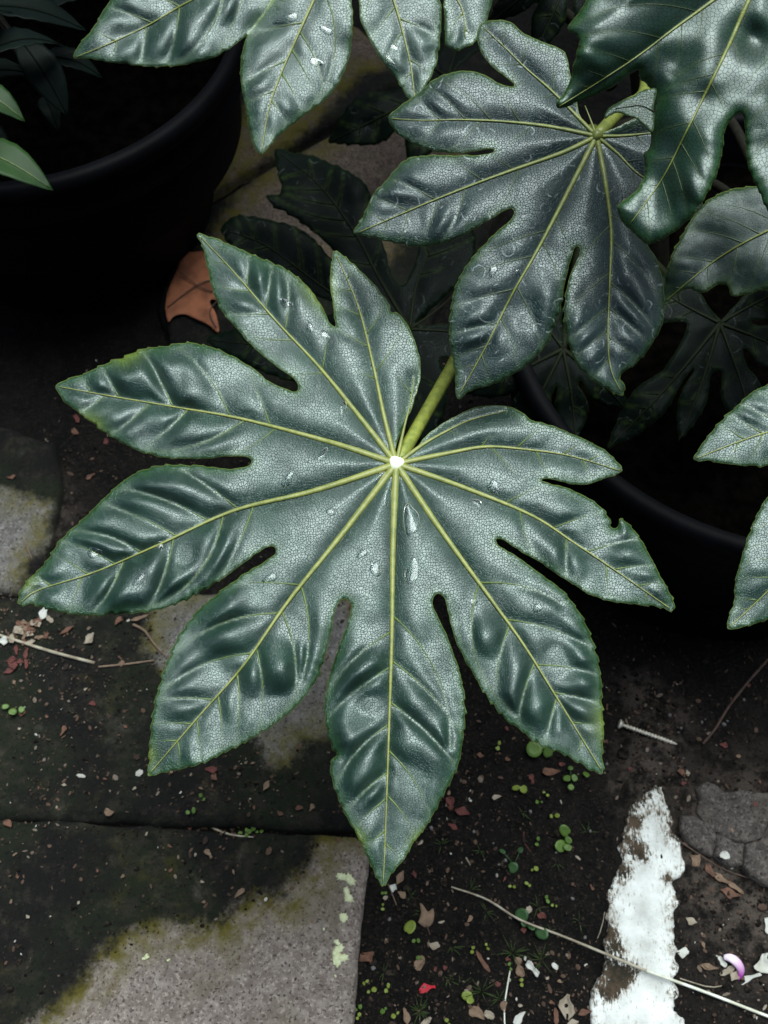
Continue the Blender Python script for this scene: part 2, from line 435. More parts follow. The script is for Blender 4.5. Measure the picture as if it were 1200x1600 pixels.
# --- the big nine lobed leaf
A1 = [(617,705),(630,670),(643,637),(654,600),(657,575),(652,543),(640,513),(624,492),(619,487),(613,489),(609,485),(610,478),(604,470),(587,447),(567,427),(547,408),(530,395),(521,393),
 (517,417),(516,447),(520,477),(523,500),(524,511),(513,500),(500,473),(480,447),(457,427),(437,415),(413,405),(383,392),(360,382),(337,372),(310,367),
 (317,387),(323,413),(330,443),(343,480),(367,510),(390,537),(417,560),(443,580),(460,592),(466,602),(463,611),(450,609),(421,596),(392,573),(358,554),(325,540),(292,535),(258,540),(225,544),(196,556),(167,567),(133,583),(108,591),(87,603),
 (100,627),(125,646),(154,669),(183,688),(213,703),(246,713),(283,717),(321,717),(354,713),(383,712),(394,720),(384,730),(354,732),(317,728),(275,726),(233,731),(200,746),(178,763),(157,783),(133,807),(107,830),(87,853),(67,883),(43,907),(30,927),(28,945),
 (50,945),(80,953),(110,958),(143,962),(180,960),(213,958),(247,953),(280,942),(310,927),(337,910),(367,890),(393,870),(413,857),(427,854),(429,865),(413,878),(387,893),(360,912),(337,930),(313,950),(293,973),(277,997),(265,1023),(253,1057),(243,1090),(237,1127),(233,1167),(232,1197),(231,1213),
 (257,1207),(290,1200),(323,1190),(353,1175),(387,1157),(417,1140),(450,1115),(473,1093),(490,1070),(503,1043),(510,1017),(517,990),(523,960),(528,942),(539,935),(548,942),(548,957),(537,990),(527,1017),(518,1047),(513,1063),(508,1091),(507,1118),(512,1145),(520,1170),(525,1178),(520,1186),(516,1196),(519,1218),(529,1249),(543,1279),(563,1314),(577,1348),(591,1376),(599,1385),
 (610,1369),(632,1341),(649,1314),(670,1286),(687,1252),(701,1228),(715,1197),(723,1159),(727,1118),(725,1080),(718,1049),(708,1018),(696,987),(684,963),(677,946),(677,934),(685,927),(694,934),(699,950),(706,981),(718,1015),(735,1046),(759,1087),(787,1121),(814,1142),(831,1156),(850,1167),(877,1177),(902,1191),(926,1205),(943,1209),
 (942,1181),(943,1139),(941,1095),(940,1068),(934,1028),(920,984),(900,948),(876,920),(844,896),(816,876),(792,860),(777,850),(775,842),(788,844),(812,860),(840,876),(868,896),(900,916),(928,932),(960,940),(992,945),(1024,948),(1051,954),
 (1052,936),(1036,908),(1020,876),(1000,840),(978,815),(968,811),(967,822),(961,826),(953,821),(954,812),(948,804),(940,792),(912,774),(884,762),(860,756),(845,750),(860,748),(892,756),(920,756),(944,748),(973,736),
 (960,716),(936,698),(904,682),(864,666),(832,656),(816,645),(792,635),(752,634),(728,642),(700,656),(672,676),(648,700),(630,712)]
H1 = (619, 725)
R1 = [[H1,(631,670),(642,625),(647,590)],[H1,(600,650),(583,570),(560,480),(526,399)],[H1,(565,655),(500,575),(430,500),(370,430),(314,370)],
 [H1,(520,692),(380,655),(280,637),(180,620),(92,604)],[H1,(490,767),(365,798),(250,850),(150,893),(60,922),(32,942)],
 [H1,(530,840),(450,940),(380,1040),(310,1120),(235,1207)],[H1,(614,850),(612,1000),(608,1130),(604,1250),(599,1378)],
 [H1,(690,830),(770,940),(820,1010),(870,1090),(939,1202)],[H1,(720,760),(830,805),(900,850),(960,890),(1046,950)],
 [H1,(700,708),(760,698),(820,702),(890,712),(968,735)],[H1,(660,695),(695,675),(735,656),(790,642)]]
lf1, surf1, hub1, px1 = build_leaf(plant, A1, R1, H1, .368, (0, -.10, 1), 'leaf', spacing=4.2, quilt=16.5, ridge=13, droop=22, gap=(92, 48), tstart=.36, R0=590, seed=3,
    label='large nine-lobed leaf lying open over the paving with pale hub (glint painted in) and yellow-green veins', sinus_frac=.52,
    yellow=[(146,660,22),(560,1308,16),(655,1312,16),(936,1130,30),(236,1180,14),(50,915,14),(200,553,25),(500,455,30)])
add_petiole(plant, lf1, [hub1 - [0, 0, .002], on_plane([(640, 690)], hub1, np.array([0, 0, 1.]), -.006)[0], on_z([(708, 570)], .335)[0], on_z([(760, 470)], .31)[0], STEM_TOP + [-.02, -.03, -.10], STEM_TOP + [.0, .0, -.14]], .0036, .0056, 'petiole')

# --- the leaf above it on the right
A2 = [(925,205),(905,178),(900,150),(890,110),(883,83),(860,70),(833,60),(813,47),(800,35),(777,31),(753,36),(745,53),(747,67),(753,83),(763,97),(780,113),(797,125),(803,134),(783,132),(760,118),(733,111),(707,113),(680,123),(657,143),(633,160),(607,183),
 (615,202),(633,217),(657,230),(687,238),(720,239),(747,236),(767,232),(773,236),(757,241),(713,243),(687,242),(660,243),(640,247),(623,258),(607,278),(590,295),(577,315),(566,339),(554,364),
 (583,371),(618,380),(661,386),(700,378),(735,362),(765,343),(787,330),(800,326),(803,333),(796,345),(778,360),(752,386),(731,412),(713,443),(704,482),(702,521),(707,560),(711,590),(715,623),
 (739,609),(774,599),(809,581),(835,560),(856,534),(869,503),(878,477),(882,447),(889,417),(897,390),(904,386),(906,398),(897,414),(887,443),(881,477),(882,508),(889,542),(904,573),(926,594),(952,610),(974,619),
 (975,600),(969,586),(995,568),(1017,542),(1034,508),(1038,477),(1037,443),(1025,404),(1012,382),(1002,352),(1012,345),(1040,348),(1075,338),(1098,318),(1070,285),(1040,262),(1022,246),(1050,236),(1095,204),(1060,188),(1020,178),(990,186),(960,200),(945,206)]
H2 = (932, 213)
R2 = [[H2,(880,238),(800,266),(735,290),(660,320),(560,363)],[H2,(860,198),(790,190),(720,187),(660,188),(612,185)],[H2,(900,180),(860,140),(820,105),(790,75),(757,44)],
 [H2,(890,295),(840,390),(800,460),(760,540),(718,615)],[H2,(945,280),(955,360),(953,440),(950,520),(954,575),(971,612)],[H2,(965,240),(1005,277),(1080,312)],[H2,(975,212),(1017,208),(1088,203)],[H2,(922,185),(914,165)]]
lf2, surf2, hub2, px2 = build_leaf(plant, A2, R2, H2, .445, (.02, -.28, 1), 'leaf2', ribk='rib2', spacing=4.4, quilt=11, ridge=14, droop=45, R0=470, seed=14, ribw=4.6, gap=(76, 42),
    label='blue-green lobed leaf with dried water rings above the leaf stalk', sinus_frac=.5, rough=6, curl=9, serr=3.4, latk='lat2', latw=1.3)
add_petiole(plant, lf2, [hub2, on_z([(972, 170)], .432)[0], on_z([(1010, 130)], .395)[0], STEM_TOP], .0034, .0045, 'rib2')
# the small lobe curled up beside its stalk
AC = [(946,184),(950,171),(967,159),(990,149),(1013,139),(1026,141),(1022,165),(1020,206),(998,187),(976,178),(961,176)]
build_leaf(plant, AC, [[(1022,175),(1000,165),(962,170)]], (1022, 175), .500, (0, -.3, 1), 'leaf_curl', ribk='rib_dim', latk=None, spacing=4, quilt=1, ridge=1, droop=0, R0=120, seed=6, ribw=1.0, hubpart=False, curl=3, serr=1.5, sinus_frac=.1)

# --- the glossy leaf that hangs in from the upper right
A3 = [(1190,-80),(1150,-110),(1090,-110),(1010,-75),(950,-35),(917,0),(904,20),(887,42),(891,51),(905,61),(902,79),(895,102),(892,122),(882,143),(869,162),(875,170),
 (894,163),(923,152),(967,130),(990,112),(998,110),(999,122),(1013,134),(1022,146),(1022,163),(1016,187),(1018,210),(1016,228),(1006,242),(1008,262),(1002,286),(984,306),(970,315),(965,328),(975,350),(993,367),(1013,381),
 (1037,373),(1066,353),(1083,335),(1101,309),(1115,283),(1124,260),(1129,233),(1134,201),(1145,184),(1155,176),(1162,182),(1164,204),(1166,233),(1169,262),(1180,286),(1190,309),(1200,332),(1222,372),
 (1250,320),(1268,250),(1272,170),(1262,100),(1258,60),(1280,80),(1340,140),(1420,160),(1430,120),(1400,60),(1340,0),(1320,-30),(1390,-50),(1420,-90),(1350,-120),(1270,-110),(1225,-85)]
H3 = (1203, -66)
R3 = [[H3,(1115,0),(1050,47),(1000,85),(940,125),(874,166)],[H3,(1170,0),(1140,68),(1110,130),(1075,200),(1040,270),(1010,315),(984,350)],[H3,(1212,60),(1216,200),(1222,366)],[H3,(1300,30),(1415,145)],[H3,(1310,-75),(1410,-90)]]
def fold3(Y):     # lobe beyond the left midrib stands up and folds over
    d = (Y[:, 0] - 1000) * .61 + (Y[:, 1] - 85) * .79
    return -40 * smooth(2, 60, d) * smooth(1120, 1000, Y[:, 0]) - .55 * np.clip(d, -75, 0) * smooth(1220, 1080, Y[:, 0]) + .10 * np.clip(Y[:, 1] - 150, 0, 400) - 30 * np.exp(-((Y[:, 0]-1178)**2 + (Y[:, 1]-62)**2) / 900.)
lf3, surf3, hub3, px3 = build_leaf(plant, A3, R3, H3, .535, (-.02, -.30, 1), 'leaf3', ribk='rib2', spacing=4.4, quilt=4, ridge=8, droop=60, R0=470, seed=25, ribw=4.2, gap=(60, 36),
    label='glossy lobed leaf with wavy turned-down edges overlapping the blue-green leaf', serr=2.2, rough=9, extra_h=fold3, curl=16, latw=1.0, latk='lat2')
add_petiole(plant, lf3, [hub3, on_z([(1215, -40)], .46)[0], STEM_TOP + [.03, .01, -.02], STEM_TOP + [0, 0, -.03]], .0032, .0045, 'stem')

# --- the dull leaf with the notched edge at the right
A4 = [(1036,476),(1039,438),(1046,408),(1063,371),(1083,338),(1108,312),(1142,296),(1175,291),(1240,285),(1300,272),(1340,230),(1300,180),(1310,120),(1390,110),(1440,190),(1500,140),(1560,190),(1520,260),(1450,280),(1500,330),(1480,420),(1420,430),(1390,350),(1350,340),(1310,390),(1260,428),
 (1200,450),(1183,456),(1158,462),(1143,462),(1139,453),(1133,444),(1120,446),(1100,457),(1075,452),(1058,459)]
H4 = (1410, 268)
R4 = [[H4,(1300,318),(1200,360),(1120,405),(1040,470)],[H4,(1370,190),(1345,125)],[H4,(1480,230),(1540,195)],[H4,(1440,350),(1465,415)]]
lf4, _, hub4, _ = build_leaf(plant, A4, R4, H4, .40, (-.03, -.28, 1), 'leaf4', ribk='rib2', spacing=5, quilt=4, ridge=5, droop=60, R0=430, seed=33, ribw=4.2, gap=(55, 34), rough=7,
    label='dull grey-green leaf with a bitten lower edge', serr=3.2, latk='lat2', latw=1.2)
add_petiole(plant, lf4, [hub4, hub4 + [-.05, .03, -.05], STEM_TOP + [.08, .0, -.10], STEM_TOP + [.0, .0, -.12]], .003, .004, 'stem')

# --- two lobes reaching in at the right edge
A5 = [(1500,610),(1460,560),(1400,520),(1350,540),(1320,575),(1260,577),(1200,600),(1171,616),(1150,635),(1126,657),(1106,681),(1092,702),(1084,718),(1110,720),(1142,726),(1175,728),(1200,728),(1270,716),(1325,694),(1330,702),(1240,740),(1200,775),(1187,795),(1169,836),(1159,872),(1150,901),(1146,941),(1136,974),(1140,983),
 (1167,978),(1200,968),(1270,930),(1330,870),(1375,800),(1400,765),(1410,820),(1400,920),(1430,1010),(1480,960),(1500,860),(1500,760)]
H5 = (1480, 650)
R5 = [[H5,(1340,648),(1200,675),(1088,716)],[H5,(1350,770),(1200,923),(1140,979)],[H5,(1450,800),(1432,1000)],[H5,(1430,580),(1400,530)]]
lf5, _, hub5, _ = build_leaf(plant, A5, R5, H5, .40, (.0, -.20, 1), 'leaf', spacing=5, quilt=10, ridge=8, droop=25, R0=430, seed=41, ribw=4.0, gap=(62, 34),
    label='green leaf whose two serrated lobes reach over the pot rim', serr=3)
add_petiole(plant, lf5, [hub5, hub5 + [-.03, .05, -.03], STEM_TOP + [.10, -.02, -.16], STEM_TOP + [.01, .0, -.16]], .003, .004, 'stem')

# --- the leaf hanging in from the top left
A7 = [(530,-170),(470,-160),(400,-150),(330,-125),(250,-75),(190,-25),(167,7),(153,30),(140,50),(123,70),(115,90),(140,92),(167,97),(197,100),(233,104),(267,103),(300,99),(333,90),(363,73),(383,57),(401,37),(416,15),(428,-10),(445,-45),(452,-48),(440,-15),(425,6),(405,30),(386,56),(377,86),(376,124),(382,161),(388,195),(396,225),(408,241),
 (427,221),(457,195),(487,172),(514,150),(532,124),(544,94),(550,60),(551,22),(549,-10),(548,-50),(553,-58),(558,-40),(561,0),(564,34),(577,60),(596,94),(619,124),(637,154),(649,172),(656,150),(671,124),(682,97),(686,75),(690,37),(688,0),(676,-50),(681,-56),(692,-10),(694,40),(698,70),(715,78),(742,66),(757,45),(766,15),(768,-15),(740,-70),(745,-85),(800,-70),(850,-90),(880,-150),(820,-190),(740,-180),(650,-160),(580,-165)]
H7 = (556, -150)
R7 = [[H7,(430,-60),(300,0),(230,40),(170,68),(119,89)],[H7,(510,-45),(490,0),(463,60),(437,120),(420,170),(409,236)],[H7,(590,-60),(615,0),(632,60),(643,110),(649,168)],[H7,(660,-60),(718,5),(727,60)],[H7,(700,-130),(860,-140)],[H7,(450,-140),(340,-115)]]
lf7, surf7, hub7, px7 = build_leaf(plant, A7, R7, H7, .44, (.02, -.26, 1), 'leaf', spacing=4.6, quilt=10, ridge=8, droop=25, R0=440, seed=52, ribw=4.4, gap=(72, 40),
    label='leaf with three broad lobes hanging over the brownish paving slabs', serr=2.6, rough=8, sinus_frac=.48)
add_petiole(plant, lf7, [hub7, hub7 + [.05, .01, -.03], STEM_TOP + [-.03, .05, -.06], STEM_TOP + [0, 0, -.08]], .0035, .0045, 'stem')

# --- leaves of the understorey, in the others' shade, which is also put into their colour
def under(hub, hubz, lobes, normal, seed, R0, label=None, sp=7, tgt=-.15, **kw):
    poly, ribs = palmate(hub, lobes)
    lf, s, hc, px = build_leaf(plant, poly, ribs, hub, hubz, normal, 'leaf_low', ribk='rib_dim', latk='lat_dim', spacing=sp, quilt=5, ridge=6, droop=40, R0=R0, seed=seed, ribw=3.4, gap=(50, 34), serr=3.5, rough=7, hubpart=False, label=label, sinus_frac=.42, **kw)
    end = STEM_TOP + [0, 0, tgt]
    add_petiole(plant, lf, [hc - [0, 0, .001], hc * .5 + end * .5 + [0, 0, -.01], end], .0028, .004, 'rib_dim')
A9 = [(650,508),(690,470),(735,420),(740,360),(700,330),(665,355),(645,420),(628,445),(612,430),(600,385),(583,345),(580,313),(577,298),(563,280),(543,267),(513,253),(487,243),(457,238),(430,233),(433,267),(440,297),(430,305),(416,305),(427,323),(450,333),(473,350),(510,380),(545,420),(540,425),(507,393),(487,370),(457,352),(420,343),(393,338),(367,337),(345,360),(380,402),(440,440),(510,468),(550,480),(500,495),(430,515),(380,512),(322,530),(360,555),(420,585),(480,600),(540,590),(590,560),(600,600),(650,690),(690,660),(700,600),(690,560),(740,570),(790,560),(800,520),(760,500),(700,505)]
H9 = (640, 514)
R9 = [[H9,(590,430),(555,365),(500,290),(436,238)],[H9,(575,485),(515,455),(460,415),(410,380),(349,358)],[H9,(560,520),(450,540),(328,531)],[H9,(655,430),(702,338)],[H9,(690,478),(735,430)],[H9,(720,520),(795,540)],[H9,(650,600),(665,680)]]
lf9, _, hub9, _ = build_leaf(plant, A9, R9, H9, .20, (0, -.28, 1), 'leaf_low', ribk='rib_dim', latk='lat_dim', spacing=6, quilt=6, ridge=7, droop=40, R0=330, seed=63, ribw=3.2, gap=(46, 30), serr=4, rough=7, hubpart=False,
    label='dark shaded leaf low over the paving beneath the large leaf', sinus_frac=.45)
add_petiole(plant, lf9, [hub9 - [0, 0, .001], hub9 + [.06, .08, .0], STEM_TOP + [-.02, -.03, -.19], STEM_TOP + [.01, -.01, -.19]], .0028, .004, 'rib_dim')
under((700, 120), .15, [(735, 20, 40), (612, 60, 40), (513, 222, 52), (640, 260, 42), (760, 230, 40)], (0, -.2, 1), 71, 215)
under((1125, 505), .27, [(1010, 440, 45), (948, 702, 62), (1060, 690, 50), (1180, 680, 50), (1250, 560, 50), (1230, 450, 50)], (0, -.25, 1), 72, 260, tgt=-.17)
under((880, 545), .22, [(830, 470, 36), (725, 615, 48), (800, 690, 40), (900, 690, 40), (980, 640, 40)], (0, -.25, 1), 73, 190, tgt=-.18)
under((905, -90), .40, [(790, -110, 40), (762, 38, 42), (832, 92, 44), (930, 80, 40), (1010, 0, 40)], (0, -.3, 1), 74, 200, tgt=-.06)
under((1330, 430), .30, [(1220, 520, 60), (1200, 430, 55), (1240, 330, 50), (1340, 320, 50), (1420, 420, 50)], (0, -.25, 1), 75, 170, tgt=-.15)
C = resample(catmull(np.array([[.22, .55, .165], [.205, .57, .24], [.185, .60, .33], STEM_TOP, STEM_TOP + [-.002, .02, .035]]), .005), .01)
V, Fc = tube(C - np.array(plant.location), np.linspace(.014, .008, len(C)), 12)
mesh_obj('stem', V, Fc, M['stem'], plant)
# ------------------------------------------------------------------ ground materials
def soil_material():
    m, t, b = new_mat('soil'); g = NT(t); tc = g.n('TexCoord').outputs['Object']
    c = g.mix(g.ramp(g.noise(tc, 38, 6, .65), .35, .7), (.0008, .0007, .0006), (.0046, .0038, .0031))
    c = g.mix(g.math('MULTIPLY', g.ramp(g.noise(tc, 9, 4), .52, .72), .6), c, (.0055, .0068, .0028))
    c = g.mix(g.ramp(g.noise(tc, 190, 5, .75), .50, .66, 0, .85), c, (.011, .0088, .007))
    c = g.mix(g.ramp(g.noise(tc, 620, 3, .7), .58, .68, 0, .8), c, (.036, .027, .020))
    c = g.mix(g.ramp(g.noise(tc, 300, 4, .7), .36, .46, .9, 0.0), c, (.0008, .0007, .0006))
    pale = g.math('MULTIPLY', g.attr('pale'), g.ramp(g.noise(tc, 70, 6, .7), .38, .62))
    c = g.mix(pale, c, (.055, .044, .036))
    g.l(c, b.inputs['Base Color']); b.inputs['Roughness'].default_value = .95; b.inputs['Specular IOR Level'].default_value = .15
    n1 = g.bump(g.noise(tc, 260, 5, .7), .9, .004); g.l(g.bump(g.noise(tc, 1400, 2), .5, .0008, n1), b.inputs['Normal']); return m
def stone_material(name, base, light, tint, dirt=(.0028, .0027, .0022), moss=(.070, .060, .008), olive=1.0):
    """'clean' carries the outline of the washed part of the stone; elsewhere a black-green film covers it"""
    m, t, b = new_mat(name); g = NT(t); tc = g.n('TexCoord').outputs['Object']
    c = g.mix(g.ramp(g.noise(tc, 120, 5, .7), .38, .66), base, light)
    c = g.mix(g.ramp(g.noise(tc, 360, 3, .7), .53, .66, 0, .6), c, tuple(min(1, x * 1.8) for x in light))
    c = g.mix(g.ramp(g.noise(tc, 24, 4), .48, .70, 0, .55), c, tint)
    c = g.mix(g.ramp(g.noise(tc, 440, 2), .34, .43, .85, 0.0), c, tuple(x * .25 for x in base))
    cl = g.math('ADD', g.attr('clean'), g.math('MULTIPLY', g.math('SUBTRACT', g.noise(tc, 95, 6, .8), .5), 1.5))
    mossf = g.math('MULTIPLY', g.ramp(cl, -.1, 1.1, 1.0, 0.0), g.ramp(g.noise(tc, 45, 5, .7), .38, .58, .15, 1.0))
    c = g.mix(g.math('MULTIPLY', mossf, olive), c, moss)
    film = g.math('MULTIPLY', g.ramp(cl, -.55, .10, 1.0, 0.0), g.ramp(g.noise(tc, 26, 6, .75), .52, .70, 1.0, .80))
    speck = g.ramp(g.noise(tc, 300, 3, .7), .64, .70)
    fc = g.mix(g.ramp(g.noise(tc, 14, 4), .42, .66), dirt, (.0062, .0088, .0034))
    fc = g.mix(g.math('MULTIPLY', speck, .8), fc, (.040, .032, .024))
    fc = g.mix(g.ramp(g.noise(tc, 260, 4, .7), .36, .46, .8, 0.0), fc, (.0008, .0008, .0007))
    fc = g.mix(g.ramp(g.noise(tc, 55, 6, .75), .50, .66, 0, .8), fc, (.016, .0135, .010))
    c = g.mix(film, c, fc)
    g.l(c, b.inputs['Base Color']); b.inputs['Roughness'].default_value = .92; b.inputs['Specular IOR Level'].default_value = .2
    n1 = g.bump(g.noise(tc, 230, 6, .75), .8, .003); g.l(g.bump(g.noise(tc, 900, 3, .7), .5, .001, n1), b.inputs['Normal']); return m
def white_material():
    m, t, b = new_mat('white_limewash'); g = NT(t); tc = g.n('TexCoord').outputs['Object']
    c = g.mix(g.ramp(g.noise(tc, 60, 5), .3, .75), (.50, .52, .50), (.32, .33, .31))
    st = g.n('Mapping'); g.l(tc, st.inputs[0]); st.inputs['Scale'].default_value = (1, .35, 1)
    pit = g.ramp(g.noise(st.outputs[0], 520, 3, .6), .60, .69)
    c = g.mix(g.math('MULTIPLY', pit, .75), c, (.22, .19, .15))
    cl = g.math('ADD', g.attr('clean'), g.math('ADD', g.math('MULTIPLY', g.math('SUBTRACT', g.noise(st.outputs[0], 150, 6, .75), .5), 1.6), g.math('MULTIPLY', g.math('SUBTRACT', g.noise(st.outputs[0], 620, 4, .75), .5), 3.6)))
    fr = g.ramp(cl, .05, .75, .8, 0.0)
    c = g.mix(g.math('MULTIPLY', fr, g.ramp(g.noise(tc, 380, 4, .7), .42, .56)), c, (.14, .11, .075))
    film = g.ramp(cl, -.18, .06, 1.0, 0.0)
    fc = g.mix(g.ramp(g.noise(tc, 60, 5, .7), .40, .62), (.014, .012, .007), (.05, .034, .021))
    c = g.mix(film, c, fc)
    g.l(c, b.inputs['Base Color']); b.inputs['Roughness'].default_value = .9; b.inputs['Specular IOR Level'].default_value = .2
    g.l(g.bump(g.noise(tc, 420, 5, .7), .6, .0014), b.inputs['Normal']); return m
def plain(name, a, b2, scale=200, rough=.7, bump=.4, bd=.0006, spec=.3, nscale=None):
    m, t, b = new_mat(name); g = NT(t); tc = g.n('TexCoord').outputs['Object']
    g.l(g.mix(g.ramp(g.noise(tc, scale, 4), .35, .68), a, b2), b.inputs['Base Color'])
    b.inputs['Roughness'].default_value = rough; b.inputs['Specular IOR Level'].default_value = spec
    g.l(g.bump(g.noise(tc, nscale or scale * 3, 4), bump, bd), b.inputs['Normal']); return m
M['soil'] = soil_material()
M['slab'] = stone_material('paving_concrete', (.115, .093, .080), (.20, .172, .152), (.10, .086, .058))
M['slab_b'] = stone_material('paving_concrete_dirty', (.075, .070, .066), (.13, .122, .115), (.07, .066, .04), olive=.8)
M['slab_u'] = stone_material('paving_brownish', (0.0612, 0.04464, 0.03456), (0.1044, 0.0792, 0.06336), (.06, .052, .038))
M['white'] = white_material()
M['mud'] = stone_material('cracked_mud', (.034, .029, .026), (.075, .065, .058), (.055, .047, .037), olive=0.0)
M['lichen'] = plain('lichen', (0.375, 0.405, 0.225), (0.465, 0.495, 0.33), 400, .95, .8, .001)
M['pot'] = plain('black_plastic', (0.00154, 0.00154, 0.0021), (0.00245, 0.00245, 0.00336), 30, .6, .2, .0004, .05)
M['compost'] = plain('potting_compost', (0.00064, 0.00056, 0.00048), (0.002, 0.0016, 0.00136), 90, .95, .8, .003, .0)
M['crumb'] = plain('soil_crumb', (.0015, .0013, .0012), (.022, .017, .013), 260, .95, .6, .001, .1)
M['straw'] = plain('straw', (0.27, 0.2475, 0.1875), (0.15, 0.12, 0.0825), 90, .6)
M['straw_brown'] = plain('straw_brown', (.16, .11, .075), (.09, .06, .04), 90, .7)
M['straw_pale'] = plain('straw_pale', (.55, .57, .50), (.36, .36, .28), 60, .55)
M['twig'] = plain('twig', (.07, .042, .032), (.04, .026, .02), 120, .85)
M['brown'] = plain('dry_brown', (0.096, 0.045, 0.027), (0.051, 0.024, 0.0156), 120, .8)
M['tan'] = plain('dry_tan', (0.13, 0.0867, 0.05635), (0.0867, 0.05419, 0.03468), 120, .8)
M['cream'] = plain('dry_cream', (0.2046, 0.1748, 0.134), (0.1414, 0.1153, 0.08183), 120, .75)
M['russet'] = plain('dry_russet', (0.078, 0.021, 0.0168), (0.048, 0.015, 0.012), 120, .8)
M['redpetal'] = plain('red_petal', (.33, .012, .02), (.22, .01, .02), 100, .6)
M['whitepetal'] = plain('white_petal', (0.3375, 0.342, 0.315), (0.27, 0.27, 0.234), 60, .6)
M['seed'] = plain('seedling_green', (0.06045, 0.1116, 0.01628), (0.04185, 0.07905, 0.01395), 80, .5)
M['seedy'] = plain('seedling_yellow_green', (0.1209, 0.1535, 0.02092), (0.0837, 0.1162, 0.0186), 80, .5)
M['seedd'] = plain('seedling_dark_green', (0.021, 0.057, 0.015), (0.015, 0.042, 0.012), 80, .5)
M['mossg'] = plain('moss_green', (0.03, 0.051, 0.009), (0.018, 0.033, 0.0072), 200, .8)
M['deadleaf'] = plain('dead_leaf', (0.276, 0.09775, 0.0437), (0.138, 0.0483, 0.023), 45, .7, .5, .0012)
M['steel'] = plain('zinc_steel', (.50, .47, .40), (.36, .32, .25), 300, .45)
M['steel'].node_tree.nodes['Principled BSDF'].inputs['Metallic'].default_value = .35
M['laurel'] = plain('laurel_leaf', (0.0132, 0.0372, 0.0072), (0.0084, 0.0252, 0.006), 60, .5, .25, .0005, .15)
M['laureld'] = plain('laurel_leaf_shade_tinted', (.003, .007, .005), (.002, .005, .004), 60, .55, .25, .0005, .07)  # laurel green darkened, shade over the pot put into the colour
M['pebble'] = plain('pebble', (0.11, 0.1, 0.095), (0.05, 0.05, 0.05), 160, .9)
def water_mat():
    m, t, b = new_mat('water'); b.inputs['Base Color'].default_value = (1, 1, 1, 1); b.inputs['Roughness'].default_value = .02
    b.inputs['IOR'].default_value = 1.333; b.inputs['Transmission Weight'].default_value = 1.0; return m
M['water'] = water_mat()
def petal2():
    m, t, b = new_mat('purple_petal'); g = NT(t)
    g.l(g.mix(g.attr('along'), (.72, .62, .70), (.20, .015, .19)), b.inputs['Base Color']); b.inputs['Roughness'].default_value = .45; return m
M['purple'] = petal2()

# ------------------------------------------------------------------ ground sheet
def axis(lo, hi, step, far):
    a = list(np.arange(lo, hi + 1e-9, step)); d = step; b = []
    x = hi
    while x < far: d *= 1.45; x += d; b.append(x)
    c = []; x = lo; d = step
    while x > -far: d *= 1.45; x -= d; c.append(x)
    return np.array(c[::-1] + a + b)
gxs = axis(-.52, .52, .0042, 60.0); gys = axis(-.10, 1.2, .0042, 60.0)
def soil_h(x, y):
    near = smooth(2.5, 1.2, np.maximum(np.abs(x), np.abs(y)))
    return (.0042 * fbm(x * 14, y * 14, 3, 5) + .0032 * fbm(x * 70, y * 70, 3, 8)) * near
GX, GY = np.meshgrid(gxs, gys); GZ = soil_h(GX, GY)
nx, ny = len(gxs), len(gys); idx = np.arange(nx * ny).reshape(ny, nx)
Fq = np.stack([idx[:-1, :-1], idx[:-1, 1:], idx[1:, 1:], idx[1:, :-1]], -1).reshape(-1, 4)
ground = mesh_obj('ground', np.stack([GX, GY, GZ], -1).reshape(-1, 3), Fq, M['soil']); tag(ground, kind='structure')
pale = np.zeros(nx * ny)
for (px, py, r) in [(1120, 1370, .045), (1190, 1430, .05), (1090, 1330, .03), (1015, 1195, .028), (1035, 1165, .02), (985, 1230, .018), (1040, 1130, .025), (1160, 1310, .06), (60, 800, .03), (1000, 1080, .02)]:
    c = on_z([(px, py)])[0]
    pale = np.maximum(pale, np.exp(-((GX - c[0])**2 + (GY - c[1])**2) / r**2).ravel())
fattr(ground, 'pale', np.clip(pale * 1.1, 0, 1))

